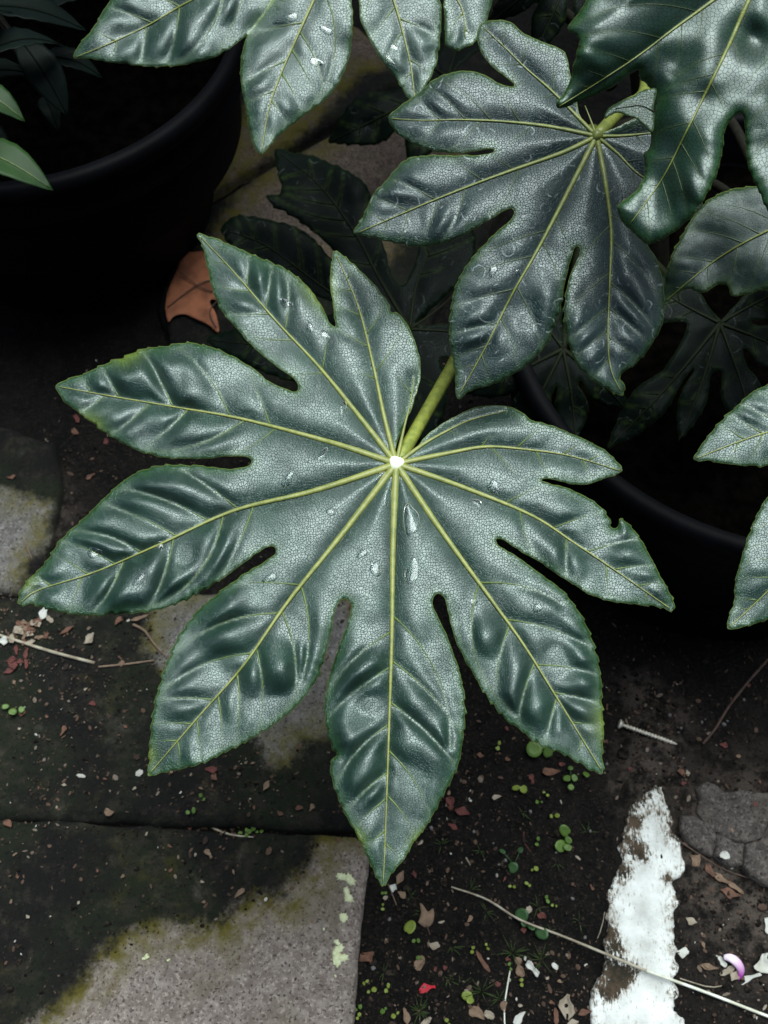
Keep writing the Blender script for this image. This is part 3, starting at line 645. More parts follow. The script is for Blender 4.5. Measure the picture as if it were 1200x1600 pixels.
# ------------------------------------------------------------------ paving
TOP = .016
def slab(parent, name, poly_px, mat, clean=None, top=TOP, base=-.03, step=.0026, fringe=.024, bevel=.006, seed=1, world=None, rough=.0016, wob=.004, wob2=.0006, holes=()):
    """a slab with a worn rounded arris and an uneven top; poly in photo pixels on the slab's top plane"""
    P = (on_z(poly_px, top)[:, :2] if world is None else np.array(world, float))
    P = resample(np.vstack([P, P[:1]]), step * 1.1)[:-1]
    area = .5 * np.sum(P[:, 0] * np.roll(P[:, 1], -1) - np.roll(P[:, 0], -1) * P[:, 1])
    if area < 0: P = P[::-1]
    T = np.roll(P, -1, 0) - np.roll(P, 1, 0); T /= np.linalg.norm(T, axis=1)[:, None] + 1e-9
    N = np.stack([T[:, 1], -T[:, 0]], 1)
    P = P + N * (wob * fbm(P[:, 0] * 28, P[:, 1] * 28, 4, seed) + wob2 * fbm(P[:, 0] * 150, P[:, 1] * 150, 3, seed + 2))[:, None]
    lo, hi = P.min(0), P.max(0)
    a, b = np.meshgrid(np.arange(lo[0], hi[0], step), np.arange(lo[1], hi[1], step))
    Q = np.stack([a.ravel(), b.ravel()], 1) + np.random.default_rng(seed).uniform(-.2, .2, (a.size, 2)) * step
    Q = Q[inside(P, Q)]; kd = kd_of(P); Q = Q[mind(Q, kd) > step * .6]
    n = len(P)
    vo, _, fo, *_ = delaunay_2d_cdt([Vector(p) for p in np.vstack([P, Q])], [(i, (i+1) % n) for i in range(n)], [], 1, 1e-7)
    X = np.array([(v.x, v.y) for v in vo]); de = mind(X, kd)
    z = top - bevel * (1 - np.minimum(de / bevel / 1.6, 1)) ** 2 + rough * fbm(X[:, 0] * 60, X[:, 1] * 60, 4, seed + 4)
    V = [(x, y, zz) for (x, y), zz in zip(X, z)]; Fc = [tuple(f) for f in fo]
    kv = len(V); order = {}
    xk = kd_of(X)
    bi = [xk.find((p[0], p[1], 0))[1] for p in P]
    for p in P: V.append((p[0], p[1], base))
    for i in range(n):
        j = (i + 1) % n; Fc.append((bi[j], bi[i], kv + i, kv + j))
    o = mesh_obj(name, V, Fc, M[mat], parent)
    cl = np.full(len(V), 1.0)
    if clean is not None:
        C = on_z(clean, top)[:, :2]; C = np.vstack([C, C[:1]]); C = resample(C, .004)[:-1]
        XY = np.array(V)[:, :2]; d = mind(XY, kd_of(C)); s = np.where(inside(C, XY), 1, -1); cl = np.clip(s * d / fringe, -1.5, 2.5)
    for (hx, hy, hr, amt) in holes:
        c = on_z([(hx, hy)], top)[0]; XY = np.array(V)[:, :2]
        cl = cl - amt * np.exp(-((XY[:, 0]-c[0])**2 + (XY[:, 1]-c[1])**2) / (hr * .0005) ** 2)
    fattr(o, 'clean', cl)
    return o
pave = empty('pavement', (0, 0, 0)); tag(pave, kind='structure')
slabA = slab(pave, 'paving_slab', [(-260, 1272), (0, 1280), (300, 1296), (520, 1304), (553, 1306), (572, 1318), (577, 1340), (562, 1470), (549, 1600), (538, 1760), (-260, 1760)], 'slab',
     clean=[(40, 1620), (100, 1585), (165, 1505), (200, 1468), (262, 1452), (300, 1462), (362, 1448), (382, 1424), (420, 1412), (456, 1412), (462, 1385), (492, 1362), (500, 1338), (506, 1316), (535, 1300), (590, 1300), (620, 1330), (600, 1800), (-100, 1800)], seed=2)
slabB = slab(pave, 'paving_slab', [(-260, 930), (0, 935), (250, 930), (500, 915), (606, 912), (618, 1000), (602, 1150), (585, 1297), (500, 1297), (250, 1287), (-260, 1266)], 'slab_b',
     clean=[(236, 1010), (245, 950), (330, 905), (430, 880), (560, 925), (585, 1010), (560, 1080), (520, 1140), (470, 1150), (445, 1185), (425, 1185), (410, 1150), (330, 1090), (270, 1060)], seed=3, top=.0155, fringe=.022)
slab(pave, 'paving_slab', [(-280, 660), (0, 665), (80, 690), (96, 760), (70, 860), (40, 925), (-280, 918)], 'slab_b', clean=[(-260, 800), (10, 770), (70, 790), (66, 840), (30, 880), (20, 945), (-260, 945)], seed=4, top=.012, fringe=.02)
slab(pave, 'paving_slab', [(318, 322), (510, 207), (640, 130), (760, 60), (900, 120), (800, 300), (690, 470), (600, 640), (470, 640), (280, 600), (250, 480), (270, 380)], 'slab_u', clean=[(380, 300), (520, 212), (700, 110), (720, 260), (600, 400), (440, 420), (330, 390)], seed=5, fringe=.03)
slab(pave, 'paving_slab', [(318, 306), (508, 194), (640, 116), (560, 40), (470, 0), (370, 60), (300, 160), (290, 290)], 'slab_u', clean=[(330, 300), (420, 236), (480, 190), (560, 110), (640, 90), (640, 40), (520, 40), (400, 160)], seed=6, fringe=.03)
for (cx, cy, r, k) in [(540, 1378, .0050, 3), (541, 1398, .0042, 3), (537, 1435, .0036, 4), (531, 1492, .0050, 5), (527, 1470, .0024, 2), (524, 1508, .0022, 2), (524, 1525, .0014, 1), (227, 1496, .0020, 3), (262, 1500, .0014, 2), (506, 1452, .0014, 1)]:
    mb = MB(); rng = np.random.default_rng(int(cx * 7 + cy))
    for q in range(k):
        c = on_z([(cx, cy)], TOP)[0] + np.r_[rng.uniform(-1, 1, 2) * r * .8 * (k > 1), 0]
        kk = 18; ring = []
        for rr_, zz in ((1.0, -.0004), (.86, .0010), (.45, .0014)):
            for j in range(kk):
                a = 2*math.pi*j/kk; qx = r * rr_ * (.7 + .34 * math.sin(3*a + q + cx) * math.sin(5*a + cy))
                ring.append((c[0] + qx*math.cos(a), c[1] + qx*math.sin(a), TOP + zz))
        ring.append((c[0], c[1], TOP + .0013))
        fc = [(b_*kk+j, b_*kk+(j+1) % kk, (b_+1)*kk+(j+1) % kk, (b_+1)*kk+j) for b_ in range(2) for j in range(kk)] + [(2*kk+j, 2*kk+(j+1) % kk, 3*kk) for j in range(kk)]
        mb.add(ring, fc)
    o = mb.build('lichen', M['lichen'], slabA); o['kind'] = 'stuff'

# white kerb stone half buried in the soil
kerb = slab(None, 'kerb_stone', [(1026, 1222), (1038, 1226), (1046, 1290), (1066, 1330), (1074, 1345), (1066, 1372), (1052, 1380), (1056, 1430), (1056, 1540), (1052, 1575), (1075, 1610), (1078, 1760), (925, 1760), (926, 1600), (928, 1550), (946, 1500), (944, 1440), (948, 1390), (962, 1360), (970, 1310), (982, 1270), (1006, 1240)], 'white',
     clean=[(1044, 1225), (1046, 1300), (1075, 1328), (1085, 1350), (1060, 1385), (1066, 1450), (1064, 1570), (1090, 1610), (1090, 1800), (910, 1800), (920, 1580), (926, 1548), (946, 1505), (940, 1460), (950, 1395), (962, 1350), (976, 1318), (985, 1318), (986, 1270), (1008, 1255), (1022, 1235)],
     top=.0045, step=.0016, fringe=.015, bevel=.0012, seed=9, rough=.0008, wob=.004, wob2=.0045,
     holes=[(975, 1530, 26, 1.7), (955, 1555, 14, 1.2), (995, 1512, 16, 1.0), (965, 1478, 15, 1.1), (955, 1455, 10, 1.0), (978, 1362, 14, .9), (1000, 1330, 16, .9), (1015, 1345, 22, .8), (995, 1285, 12, 1.0), (1025, 1270, 12, .8), (1040, 1372, 9, 1.0), (1015, 1450, 40, .45)])
tag(kerb, 'white limewashed kerb stone half buried in the dark soil', 'stone')

# cracked crust: separate plates
crust = empty('cracked_crust', tuple(on_z([(1150, 1300)])[0])); tag(crust, 'crust of grey dried mud broken into plates beside the white kerb stone', 'mud')
def z8(pts): return [(880 + x * .2667, 1080 + y * .2667) for x, y in pts]
for i, pl in enumerate([[(785, 570), (855, 535), (905, 560), (950, 600), (1050, 585), (1130, 600), (1260, 590), (1260, 740), (1190, 760), (1160, 855), (1080, 878), (1000, 868), (925, 822), (880, 795), (828, 740), (800, 700), (815, 640)],
        [(700, 735), (790, 740), (868, 800), (893, 830), (888, 905), (870, 965), (800, 930), (740, 880), (690, 820)],
        [(905, 838), (930, 840), (1000, 888), (1062, 893), (1056, 1020), (980, 1030), (930, 1005), (885, 965), (897, 900)],
        [(1078, 897), (1165, 872), (1200, 800), (1270, 770), (1280, 1120), (1190, 1130), (1110, 1080), (1068, 1025)]]):
    pl = np.array(pl, float); pl = pl.mean(0) + (pl - pl.mean(0)) * 1.05
    o = slab(None, 'crust_plate', z8(pl), 'mud', top=.0040 + (.0011 * i) % .002, step=.0022, bevel=.0008, seed=20 + i, rough=.0032, base=-.01, wob=.0022)
    keep_parent(o, crust)

# ------------------------------------------------------------------ pots
def pot(name, c, rb, rt, h, label, soilz):
    e = empty(name, (c[0], c[1], 0)); tag(e, label, 'plant pot')
    prof = [(rb * .3, .002), (rb * .97, .002), (rb, .006)]
    for f in np.linspace(.05, .78, 8): prof.append((rb + (rt * .955 - rb) * f, h * f))
    prof += [(rt * .955, h * .80)]
    V, Fc = lathe(prof, 96); mesh_obj('body', V, Fc, M['pot'], e)
    rp = [(rt * .958, h * .79), (rt * .992, h * .795), (rt * .998, h * .81), (rt * .985, h * .83), (rt * .985, h * .90), (rt * .992, h * .915), (rt * 1.012, h * .925), (rt * 1.02, h * .96), (rt * 1.012, h * .99), (rt * .995, h), (rt * .965, h), (rt * .955, h * .985), (rt * .945, h * .7), (rt * .93, h * .5)]
    V, Fc = lathe(rp, 96); mesh_obj('rim', V, Fc, M['pot'], e)
    rng = np.random.default_rng(3); V = []; Fc = []; k = 48
    rs = np.linspace(0.001, rt * .945, 14)
    for r in rs:
        for j in range(k):
            a = 2*math.pi*j/k; x, y = r*math.cos(a), r*math.sin(a); V.append((x, y, soilz + .006 * fbm(np.array(x * 40), np.array(y * 40), 3, 4)))
    Fc = [(i*k+j, i*k+(j+1) % k, (i+1)*k+(j+1) % k, (i+1)*k+j) for i in range(13) for j in range(k)]
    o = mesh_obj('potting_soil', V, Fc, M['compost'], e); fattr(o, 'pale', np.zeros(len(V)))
    return e
pot('plant_pot', (.300, .505), .180, .208, .225, 'black plastic pot with ridged rim under the leaves that hold the big fatsia', .175)
pot('plant_pot', (-.325, .815), .140, .200, .235, 'tall black plastic pot standing beside the dead brown leaf', .185)

# ------------------------------------------------------------------ shrub in the other pot
shrub = empty('laurel_shrub', (-.325, .815, .185)); tag(shrub, 'small shrub with smooth oval leaves growing in the tall black pot', 'shrub')
so_ = np.array(shrub.location)
def laurel(base, tip, hw, zb, zt, mat, bow=.008):
    a = on_z([base], zb)[0]; b = on_z([tip], zt)[0]; d = b - a; L = np.linalg.norm(d); u = d / L
    s = np.cross(u, [0, 0, 1.0]); s /= np.linalg.norm(s); up = np.cross(s, u)
    V = []; nn, mm = 15, 9
    for i in range(nn):
        f = i / (nn - 1); wd = hw * (math.sin(math.pi * min(1, f * 1.02) ** .85) ** .8 if 0 < f < .98 else 0.0) + .0002
        for j in range(mm):
            q = j / (mm - 1) * 2 - 1
            V.append(a + d * f + s * wd * q + up * (bow * math.sin(math.pi * f) + .22 * wd * abs(q) + .0006 * math.sin(f * 40) * abs(q)) - so_)
    Fc = [(i*mm+j, i*mm+j+1, (i+1)*mm+j+1, (i+1)*mm+j) for i in range(nn-1) for j in range(mm-1)]
    o = mesh_obj('leaf', V, Fc, M[mat], shrub); md = o.modifiers.new('thickness', 'SOLIDIFY'); md.thickness = .0005; md.offset = -1
    C = np.array([a + d * f + up * (bow * math.sin(math.pi * f) + .0004) - so_ for f in np.linspace(0, .96, 12)])
    V, Fc = tube(C, np.linspace(.0009, .0003, 12), 6); r = mesh_obj('midrib', V, Fc, M['lat'] if mat == 'laurel' else M['lat_dim'], o)
    st = so_ + np.array([-.02, 0, .10])
    C = np.array([a * (1 - f) + st * f + np.array([0, 0, -.015 * math.sin(math.pi * f)]) - so_ for f in np.linspace(0, 1, 8)])
    V, Fc = tube(C, np.linspace(.0009, .0014, 8), 6); mesh_obj('petiole', V, Fc, M['stem'], o)
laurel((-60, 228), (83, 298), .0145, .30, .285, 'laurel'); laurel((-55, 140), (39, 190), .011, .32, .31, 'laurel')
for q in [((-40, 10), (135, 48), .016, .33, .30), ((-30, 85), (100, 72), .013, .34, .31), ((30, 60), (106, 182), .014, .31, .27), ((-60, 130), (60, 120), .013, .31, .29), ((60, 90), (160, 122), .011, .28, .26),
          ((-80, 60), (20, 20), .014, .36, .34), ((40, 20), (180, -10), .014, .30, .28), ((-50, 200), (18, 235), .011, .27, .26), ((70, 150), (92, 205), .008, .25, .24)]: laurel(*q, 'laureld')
rng = np.random.default_rng(77); mb = MB(); mbs = MB()
top = np.array([.02, .10, .50])
V, Fc = tube(catmull(np.array([[0, 0, -.02], [-.01, .0, .03], [-.02, 0, .11], [-.01, .04, .30], top]), .02), .006, 8); mesh_obj('stem', V, Fc, M['stem'], shrub)
for i in range(1500):       # unseen crown, added above the frame to shade the pots and upper ground
    x_ = rng.uniform(-.6, 1.0); c = np.array([x_, rng.uniform(-.08 if x_ < .2 else .02, .75), rng.uniform(.36, .72)])
    c[1] += .3 * (c[2] - .36)
    l = rng.uniform(.045, .085); a = rng.uniform(0, 6.28); e = rng.uniform(-.5, .3)
    u = np.array([math.cos(a)*math.cos(e), math.sin(a)*math.cos(e), math.sin(e)]); sd_ = np.cross(u, [0, 0, 1.]); sd_ /= np.linalg.norm(sd_); up = np.cross(sd_, u)
    Vv = []
    for f, wd in ((0, .05), (.25, .8), (.5, 1), (.75, .7), (1, .03)):
        for q in (-1, 0, 1): Vv.append(c + u*l*f + sd_*q*wd*l*.19 + up*(.004*math.sin(3.14*f) + .15*wd*l*.19*abs(q)))
    mb.add(Vv, [(r_*3+j, r_*3+j+1, r_*3+j+4, r_*3+j+3) for r_ in range(4) for j in range(2)])
    if i % 15 == 0:
        mbs.add(*tube(catmull(np.array([top + [0, 0, -.12], (top + c) * .5 + [0, 0, .03], c]), .05), .0022, 5))
tag(mb.build('shade_foliage', M['laureld'], shrub), kind='stuff'); tag(mbs.build('shade_branches', M['stem'], shrub), kind='stuff')

# ------------------------------------------------------------------ things lying on the ground
def gz(p, extra=0.0):
    """height of whatever lies under a photo pixel: slab, kerb, crust or soil"""
    x, y = p
    for name, poly, z in SURF:
        if inside(poly, np.array([[x, y]], float))[0]: return z + extra
    q = on_z([p])[0]; return float(soil_h(q[0], q[1])) + extra
SURF = [('a', np.array([(-260, 1272), (553, 1306), (577, 1340), (549, 1600), (538, 1760), (-260, 1760)], float), TOP),
        ('b', np.array([(-260, 930), (250, 930), (606, 912), (602, 1150), (585, 1283), (-260, 1258)], float), .0155),
        ('c', np.array([(-280, 660), (80, 690), (96, 760), (40, 925), (-280, 918)], float), .012),
        ('d', np.array([(250, 480), (318, 322), (760, 60), (800, 300), (600, 640), (280, 600)], float), TOP),
        ('k', np.array([(1012, 1160), (1046, 1290), (1074, 1345), (1056, 1430), (1056, 1540), (1078, 1760), (925, 1760), (946, 1500), (962, 1300)], float), .005),
        ('m', np.array(z8([(785, 570), (1260, 590), (1280, 1120), (1068, 1025), (690, 820)]), float), .009)]
def at(p, up=0.0):
    z = gz(p, up); return on_z([p], z)[0]
def strand(name, pts, r0, r1, mat, label, cat, group=None, lift=None, nodes=0):
    C = np.array([at(p, max(r0, r1) * 1.1 + (lift[i] if lift else 0)) for i, p in enumerate(pts)])
    C = resample(catmull(C, .004), .006); k = len(C)
    R = np.linspace(r0, r1, k) * (1 + .10 * fbm(np.arange(k) * .35, np.zeros(k), 2, int(pts[0][0])))
    if nodes: R = R * (1 + .35 * (np.arange(k) % nodes == 0))
    o0 = C[0].copy(); V, Fc = tube(C - o0, R, 8); o = mesh_obj(name, V, Fc, M[mat]); o.location = o0
    return tag(o, label, cat, group)
strand('stalk', [(705, 1386), (760, 1405), (812, 1437), (880, 1463), (950, 1492), (1010, 1517)], .0007, .0011, 'straw', 'long pale dry stalk with a brown tip crossing the white kerb stone', 'stalk', lift=[.002, .004, .006, .006, .006, .005], nodes=0)
strand('stalk', [(1010, 1517), (1055, 1533), (1120, 1557), (1200, 1588), (1300, 1625)], .0011, .0011, 'straw_pale', 'long whitish stalk lying off the kerb stone across the soil', 'stalk', lift=[.004, .003, .003, .002, .002])
strand('stalk', [(-40, 980), (20, 999), (80, 1018), (148, 1036)], .0012, .0014, 'straw', 'thick straw stalk on the dirty slab beside cream petals', 'stalk')
strand('twig', [(154, 1042), (195, 1038), (240, 1032)], .0010, .0008, 'straw_brown', 'short brown straw piece at the end of the thick straw stalk', 'twig')
strand('twig', [(208, 976), (226, 985), (240, 1005), (262, 1029)], .0012, .0005, 'straw_brown', 'bent reddish twig beside the lobe tip on grey slab', 'twig')
strand('twig', [(1098, 1162), (1118, 1138), (1138, 1105), (1165, 1070), (1200, 1030)], .0009, .0011, 'twig', 'thick dark twig on the soil near the screw', 'twig', nodes=9)
strand('twig', [(196, 1268), (240, 1278), (320, 1288), (400, 1290)], .0004, .0006, 'twig', 'thin dark twig along the joint between two slabs', 'twig')
strand('stalk', [(330, 1293), (360, 1304), (396, 1308)], .0009, .0006, 'straw', 'short split straw in the slab joint beside clover', 'stalk')
strand('stalk', [(36, 842), (48, 868), (56, 890)], .0004, .0004, 'straw_brown', 'thin straw on the mossy olive stone beside the lobe tip', 'stalk', lift=[.004, .002, 0])
strand('twig', [(1048, 1305), (1085, 1330), (1130, 1358), (1170, 1372)], .0006, .0005, 'twig', 'thin twig between white kerb stone and cracked crust', 'twig')
strand('stalk', [(1060, 1528), (1085, 1536), (1110, 1543), (1130, 1540)], .0005, .0004, 'straw', 'thin broken stalk beside the purple petal', 'stalk')
strand('stalk', [(797, 1516), (792, 1545), (788, 1575), (789, 1610)], .0006, .0005, 'straw_pale', 'thin upright pale stalk with a tan husk on the soil', 'stalk')
strand('stalk', [(606, 1381), (614, 1400), (622, 1420)], .0004, .0004, 'straw_brown', 'fine brown stalk under the tip of the large leaf', 'stalk')
strand('stalk', [(945, 1425), (940, 1450), (931, 1472)], .0003, .0003, 'straw', 'fine curved straw against the edge of the white kerb stone', 'stalk')
strand('twig', [(818, 1300), (820, 1320), (830, 1332)], .0005, .0003, 'russet', 'curved reddish twig on the soil among seedlings', 'twig')
strand('stalk', [(728, 1340), (735, 1352)], .0007, .0005, 'straw', 'short pale straw stub on the soil', 'stalk')

# screw
a = at((968, 1131), .0035); b = at((1058, 1163), .0022); d = b - a; L = np.linalg.norm(d); u = d / L
scr = empty('screw', tuple(a)); tag(scr, 'pale zinc screw lying on the soil above the white kerb stone', 'screw')
prof = []
nseg = 15
for i in range(nseg):
    f0 = .12 + .80 * i / nseg; fd = .80 / nseg
    prof += [(f0, .00125), (f0 + fd * .25, .0019), (f0 + fd * .5, .0019), (f0 + fd * .75, .00125)]
C = np.array([d * 0.02, d * .11] + [d * f for f, _ in prof] + [d * .95, d]); R = [.0014, .0013] + [r for _, r in prof] + [.0011, .0003]
V, Fc = tube(C, R, 12); mesh_obj('shank', V, Fc, M['steel'], scr)
C = np.array([-u * .0006, -u * .0005, u * .0006, u * .0032]); V, Fc = tube(C, [.0026, .0038, .0040, .0015], 16); mesh_obj('head', V, Fc, M['steel'], scr)

# flat litter: a petal or leaf fragment with its own outline, curl and thickness
def flake(name, px, length, width, ang, mat, label, cat, group=None, curl=.35, seed=0, shape='oval', up=.0012, tilt=.25):
    rng = np.random.default_rng(seed); c = at(px, up); nn, mm = 9, 5; V = []
    for i in range(nn):
        f = i / (nn - 1)
        if shape == 'oval': wd = math.sin(math.pi * min(max(f, .03), .97)) ** .9 * (1 + .35 * math.sin(f * 7 + seed * 1.7))
        elif shape == 'drop': wd = max(.06, math.sin(math.pi * f ** .6) ** .9)
        elif shape == 'round': wd = max(.12, math.sqrt(max(0, 1 - (2*f - 1)**2)))
        else: wd = max(.1, (.65 + .35 * math.sin(f * 6 + seed)) * math.sin(math.pi * min(max(f, .05), .95)) ** .5)
        for j in range(mm):
            q = j / (mm - 1) * 2 - 1
            x = (f - .5) * length; y = q * wd * width * .5 * (1 + .16 * rng.uniform(-1, 1)) + width * .18 * math.sin(f * 3 + seed)
            z = curl * (width * .5 * q * q + length * .35 * (f - .5) ** 2) + .0002 * rng.uniform(-1, 1)
            V.append((x, y, z))
    Fc = [(i*mm+j, (i+1)*mm+j, (i+1)*mm+j+1, i*mm+j+1) for i in range(nn-1) for j in range(mm-1)]
    o = mesh_obj(name, V, Fc, M[mat]); o.location = c; o.rotation_euler = (rng.uniform(-tilt, tilt), rng.uniform(-tilt, tilt), ang)
    md = o.modifiers.new('thickness', 'SOLIDIFY'); md.thickness = .0004; md.offset = 0
    return tag(o, label, cat, group)
PXM = .00052
def fl(px, lpx, wpx, deg, mat, label, cat='leaf fragment', group=None, name='leaf_fragment', shape='oval', curl=.35, seed=None):
    return flake(name, px, lpx * PXM, wpx * PXM, rad(-deg), mat, label, cat, group, curl, seed if seed is not None else int(px[0] * 3 + px[1]), shape)
fl((832, 1514), 22, 17, 30, 'whitepetal', 'white torn petal lying on the soil beside moss sprouts', 'petal', name='petal', shape='torn')
fl((668, 1546), 24, 14, -12, 'redpetal', 'small red petal lying on the dark soil', 'petal', name='petal', shape='torn', curl=.2)
fl((1066, 1487), 18, 16, 20, 'whitepetal', 'white chip lying beside the straight edge of the kerb stone', 'petal', name='petal', shape='torn', curl=.2)
fl((1128, 1503), 16, 10, 80, 'whitepetal', 'whitish petal at the base of the purple petal', 'petal', name='petal')
fl((1136, 1516), 24, 11, -15, 'cream', 'cream petal lying flat under the purple petal', 'petal', name='petal')
fl((1147, 1525), 17, 10, -60, 'cream', 'small cream petal below the purple petal tip', 'petal', name='petal')
fl((1108, 1510), 26, 8, 5, 'tan', 'brown dry husk beside the purple petal', 'husk', name='husk')
fl((1172, 1530), 34, 12, -25, 'whitepetal', 'long whitish shred between purple petal and white chip', 'petal', name='petal', shape='torn')
fl((1198, 1505), 26, 42, 80, 'whitepetal', 'large white chip on the soil beyond the purple petal', 'petal', name='petal', shape='torn')
fl((1198, 1447), 22, 14, 80, 'whitepetal', 'white chip on the soil below the cracked crust', 'petal', name='petal', shape='torn')
fl((1080, 1438), 16, 10, 25, 'cream', 'cream husk at the end of a short stem by the kerb stone', 'husk', name='husk')
fl((1148, 1387), 30, 8, 40, 'tan', 'tan curled strip below the cracked crust', group=None)
fl((1127, 1372), 26, 10, 35, 'tan', 'brown strip among rubble beside the cracked crust')
fl((1110, 1360), 22, 9, 60, 'brown', 'brown leaf shred at the lower edge of the cracked crust')
fl((1140, 1395), 28, 12, 10, 'brown', 'reddish brown leaf shred below the cracked crust')
fl((1085, 1345), 20, 14, 40, 'tan', 'pinkish tan flake between kerb stone and cracked crust')
fl((1133, 1336), 12, 14, 80, 'whitepetal', 'pale grey chip lying on a cracked crust plate', 'petal', name='petal', shape='round')
fl((1065, 1208), 13, 11, 80, 'brown', 'reddish flake beside the stained head of the kerb stone', shape='drop')
fl((1074, 1208), 10, 5, 80, 'cream', 'tiny cream flake beside the stained head of the kerb stone')
fl((1068, 1224), 9, 6, 0, 'russet', 'tiny russet flake above the kerb stone shoulder')
fl((1130, 1165), 14, 8, 20, 'russet', 'russet flake on bare soil beside the thick dark twig')
fl((861, 1207), 28, 13, -15, 'brown', 'orange brown leaf fragment on the soil beside round seedlings', shape='drop')
fl((830, 1218), 14, 12, 60, 'russet', 'reddish brown crumb of leaf beside the orange brown fragment', shape='torn')
fl((776, 1246), 14, 8, 0, 'cream', 'cream seed husk lying on the soil above clover leaves', 'husk', name='husk', shape='drop')
fl((702, 1256), 20, 18, 70, 'russet', 'crumpled russet leaf by the edge of the large leaf', shape='torn')
fl((722, 1270), 22, 16, 30, 'russet', 'second crumpled russet leaf next to the first', shape='torn')
fl((707, 1292), 16, 8, 20, 'russet', 'thin russet leaf shred below the crumpled pair')
fl((751, 1180), 11, 7, 10, 'brown', 'small brown flake between two leaf lobes')
fl((625, 1372), 22, 12, -50, 'tan', 'tan curled fragment at the tip of the large leaf', shape='torn')
fl((616, 1388), 12, 9, -70, 'whitepetal', 'white curled flake at the tip of the large leaf')
fl((627, 1399), 14, 9, 40, 'tan', 'yellowish flake under the tip of the large leaf')
fl((602, 1402), 7, 6, 0, 'cream', 'tiny cream crumb under the tip of the large leaf', shape='round')
fl((678, 1476), 18, 12, 25, 'cream', 'cream broken petal below the brown maple-like leaf', 'petal', name='petal', shape='torn')
fl((656, 1505), 18, 17, -20, 'tan', 'tan heart-shaped husk beside two tiny green cotyledons', 'husk', name='husk', shape='round')
fl((755, 1502), 34, 8, 58, 'brown', 'narrow brown willow-like leaf lying on the soil', 'leaf', name='dry_leaf')
fl((745, 1585), 24, 15, 35, 'tan', 'tan dry leaf fragment beside a pinkish chip', shape='drop')
fl((764, 1586), 15, 11, 0, 'cream', 'pinkish pale chip beside the tan dry leaf fragment', shape='round')
fl((813, 1520), 13, 18, 10, 'tan', 'tan husk next to the white torn petal', 'husk', name='husk')
fl((810, 1500), 10, 10, 10, 'tan', 'small round tan husk above the white torn petal', 'husk', name='husk', shape='round')
fl((826, 1423), 10, 10, 0, 'cream', 'round cream seed beside the stalk crossing the kerb stone', 'seed', name='seed', shape='round')
fl((867, 1510), 9, 9, 0, 'whitepetal', 'tiny white round chip on the soil left of the kerb stone', 'seed', name='seed', shape='round')
fl((846, 1432), 13, 12, 40, 'russet', 'russet flake beside a pale seed and the long stalk', shape='torn')
fl((788, 1572), 15, 10, 80, 'tan', 'tan husk on the thin upright stalk', 'husk', name='husk', shape='drop')
fl((887, 1573), 32, 26, -70, 'cream', 'crumpled cream leaf at the base of the white kerb stone', 'leaf', name='dry_leaf', shape='torn', curl=.5)
fl((868, 1588), 22, 9, 80, 'brown', 'brown strip beside the crumpled cream leaf')
fl((914, 1582), 20, 8, -20, 'brown', 'reddish brown flake between crumpled cream leaf and kerb stone')
fl((895, 1598), 16, 9, 0, 'cream', 'cream chip under the crumpled cream leaf')
fl((573, 1497), 18, 22, 60, 'brown', 'grey brown stone chip against the slab edge', shape='torn')
fl((665, 1600), 10, 18, 60, 'cream', 'cream chip half buried in the soil', shape='drop')
fl((812, 1592), 24, 11, -55, 'whitepetal', 'pale lilac petal lying on the soil', 'petal', name='petal', shape='drop')
fl((633, 1588), 22, 10, 80, 'tan', 'pinkish dry petal standing on the soil', 'petal', name='petal')
for px, l, wd, dg, mt, lb in [((70, 958), 24, 14, -60, 'whitepetal', 'white petal under the tip of the left lobe'), ((78, 968), 14, 10, 20, 'cream', 'cream petal under the tip of the left lobe'),
     ((30, 985), 20, 12, -45, 'cream', 'cream petal crossing the thick straw stalk'), ((5, 1003), 15, 14, 0, 'whitepetal', 'round white petal at the thick straw stalk'), ((20, 998), 18, 12, 60, 'cream', 'oval cream petal beside the thick straw stalk'),
     ((140, 998), 22, 14, -40, 'cream', 'pale torn flake on the dirty slab above the thick straw stalk'), ((190, 1036), 11, 9, 0, 'tan', 'tan flake on the short brown straw piece'),
     ((186, 970), 20, 9, -70, 'brown', 'brown strip beside the left lobe on the slab'), ((218, 965), 30, 7, -20, 'tan', 'tan strip of bark beside the left lobe'), ((105, 985), 26, 6, -30, 'brown', 'brown twig-like shred near the cream petals')]:
    fl(px, l, wd, dg, mt, lb, 'petal' if 'petal' in lb else 'leaf fragment', name='petal' if 'petal' in lb else 'leaf_fragment')
rng = np.random.default_rng(5)
for i in range(22):        # heap of brown petals by the straw
    px = (48 + rng.normal(0, 13), 988 + rng.normal(0, 11)); fl(px, rng.uniform(9, 16), rng.uniform(6, 10), rng.uniform(0, 180), ['tan', 'brown', 'cream', 'brown'][i % 4], 'dry petal in the heap beside the thick straw stalk', 'petal', 'heap of dry petals', 'petal', seed=i)
for i in range(9):
    px = (26 + rng.normal(0, 8), 1032 + rng.normal(0, 9)); fl(px, rng.uniform(12, 20), rng.uniform(6, 10), rng.uniform(0, 180), 'russet', 'russet dry petal on the dirty slab below the petal heap', 'petal', 'russet petals below the heap', 'petal', seed=40 + i)
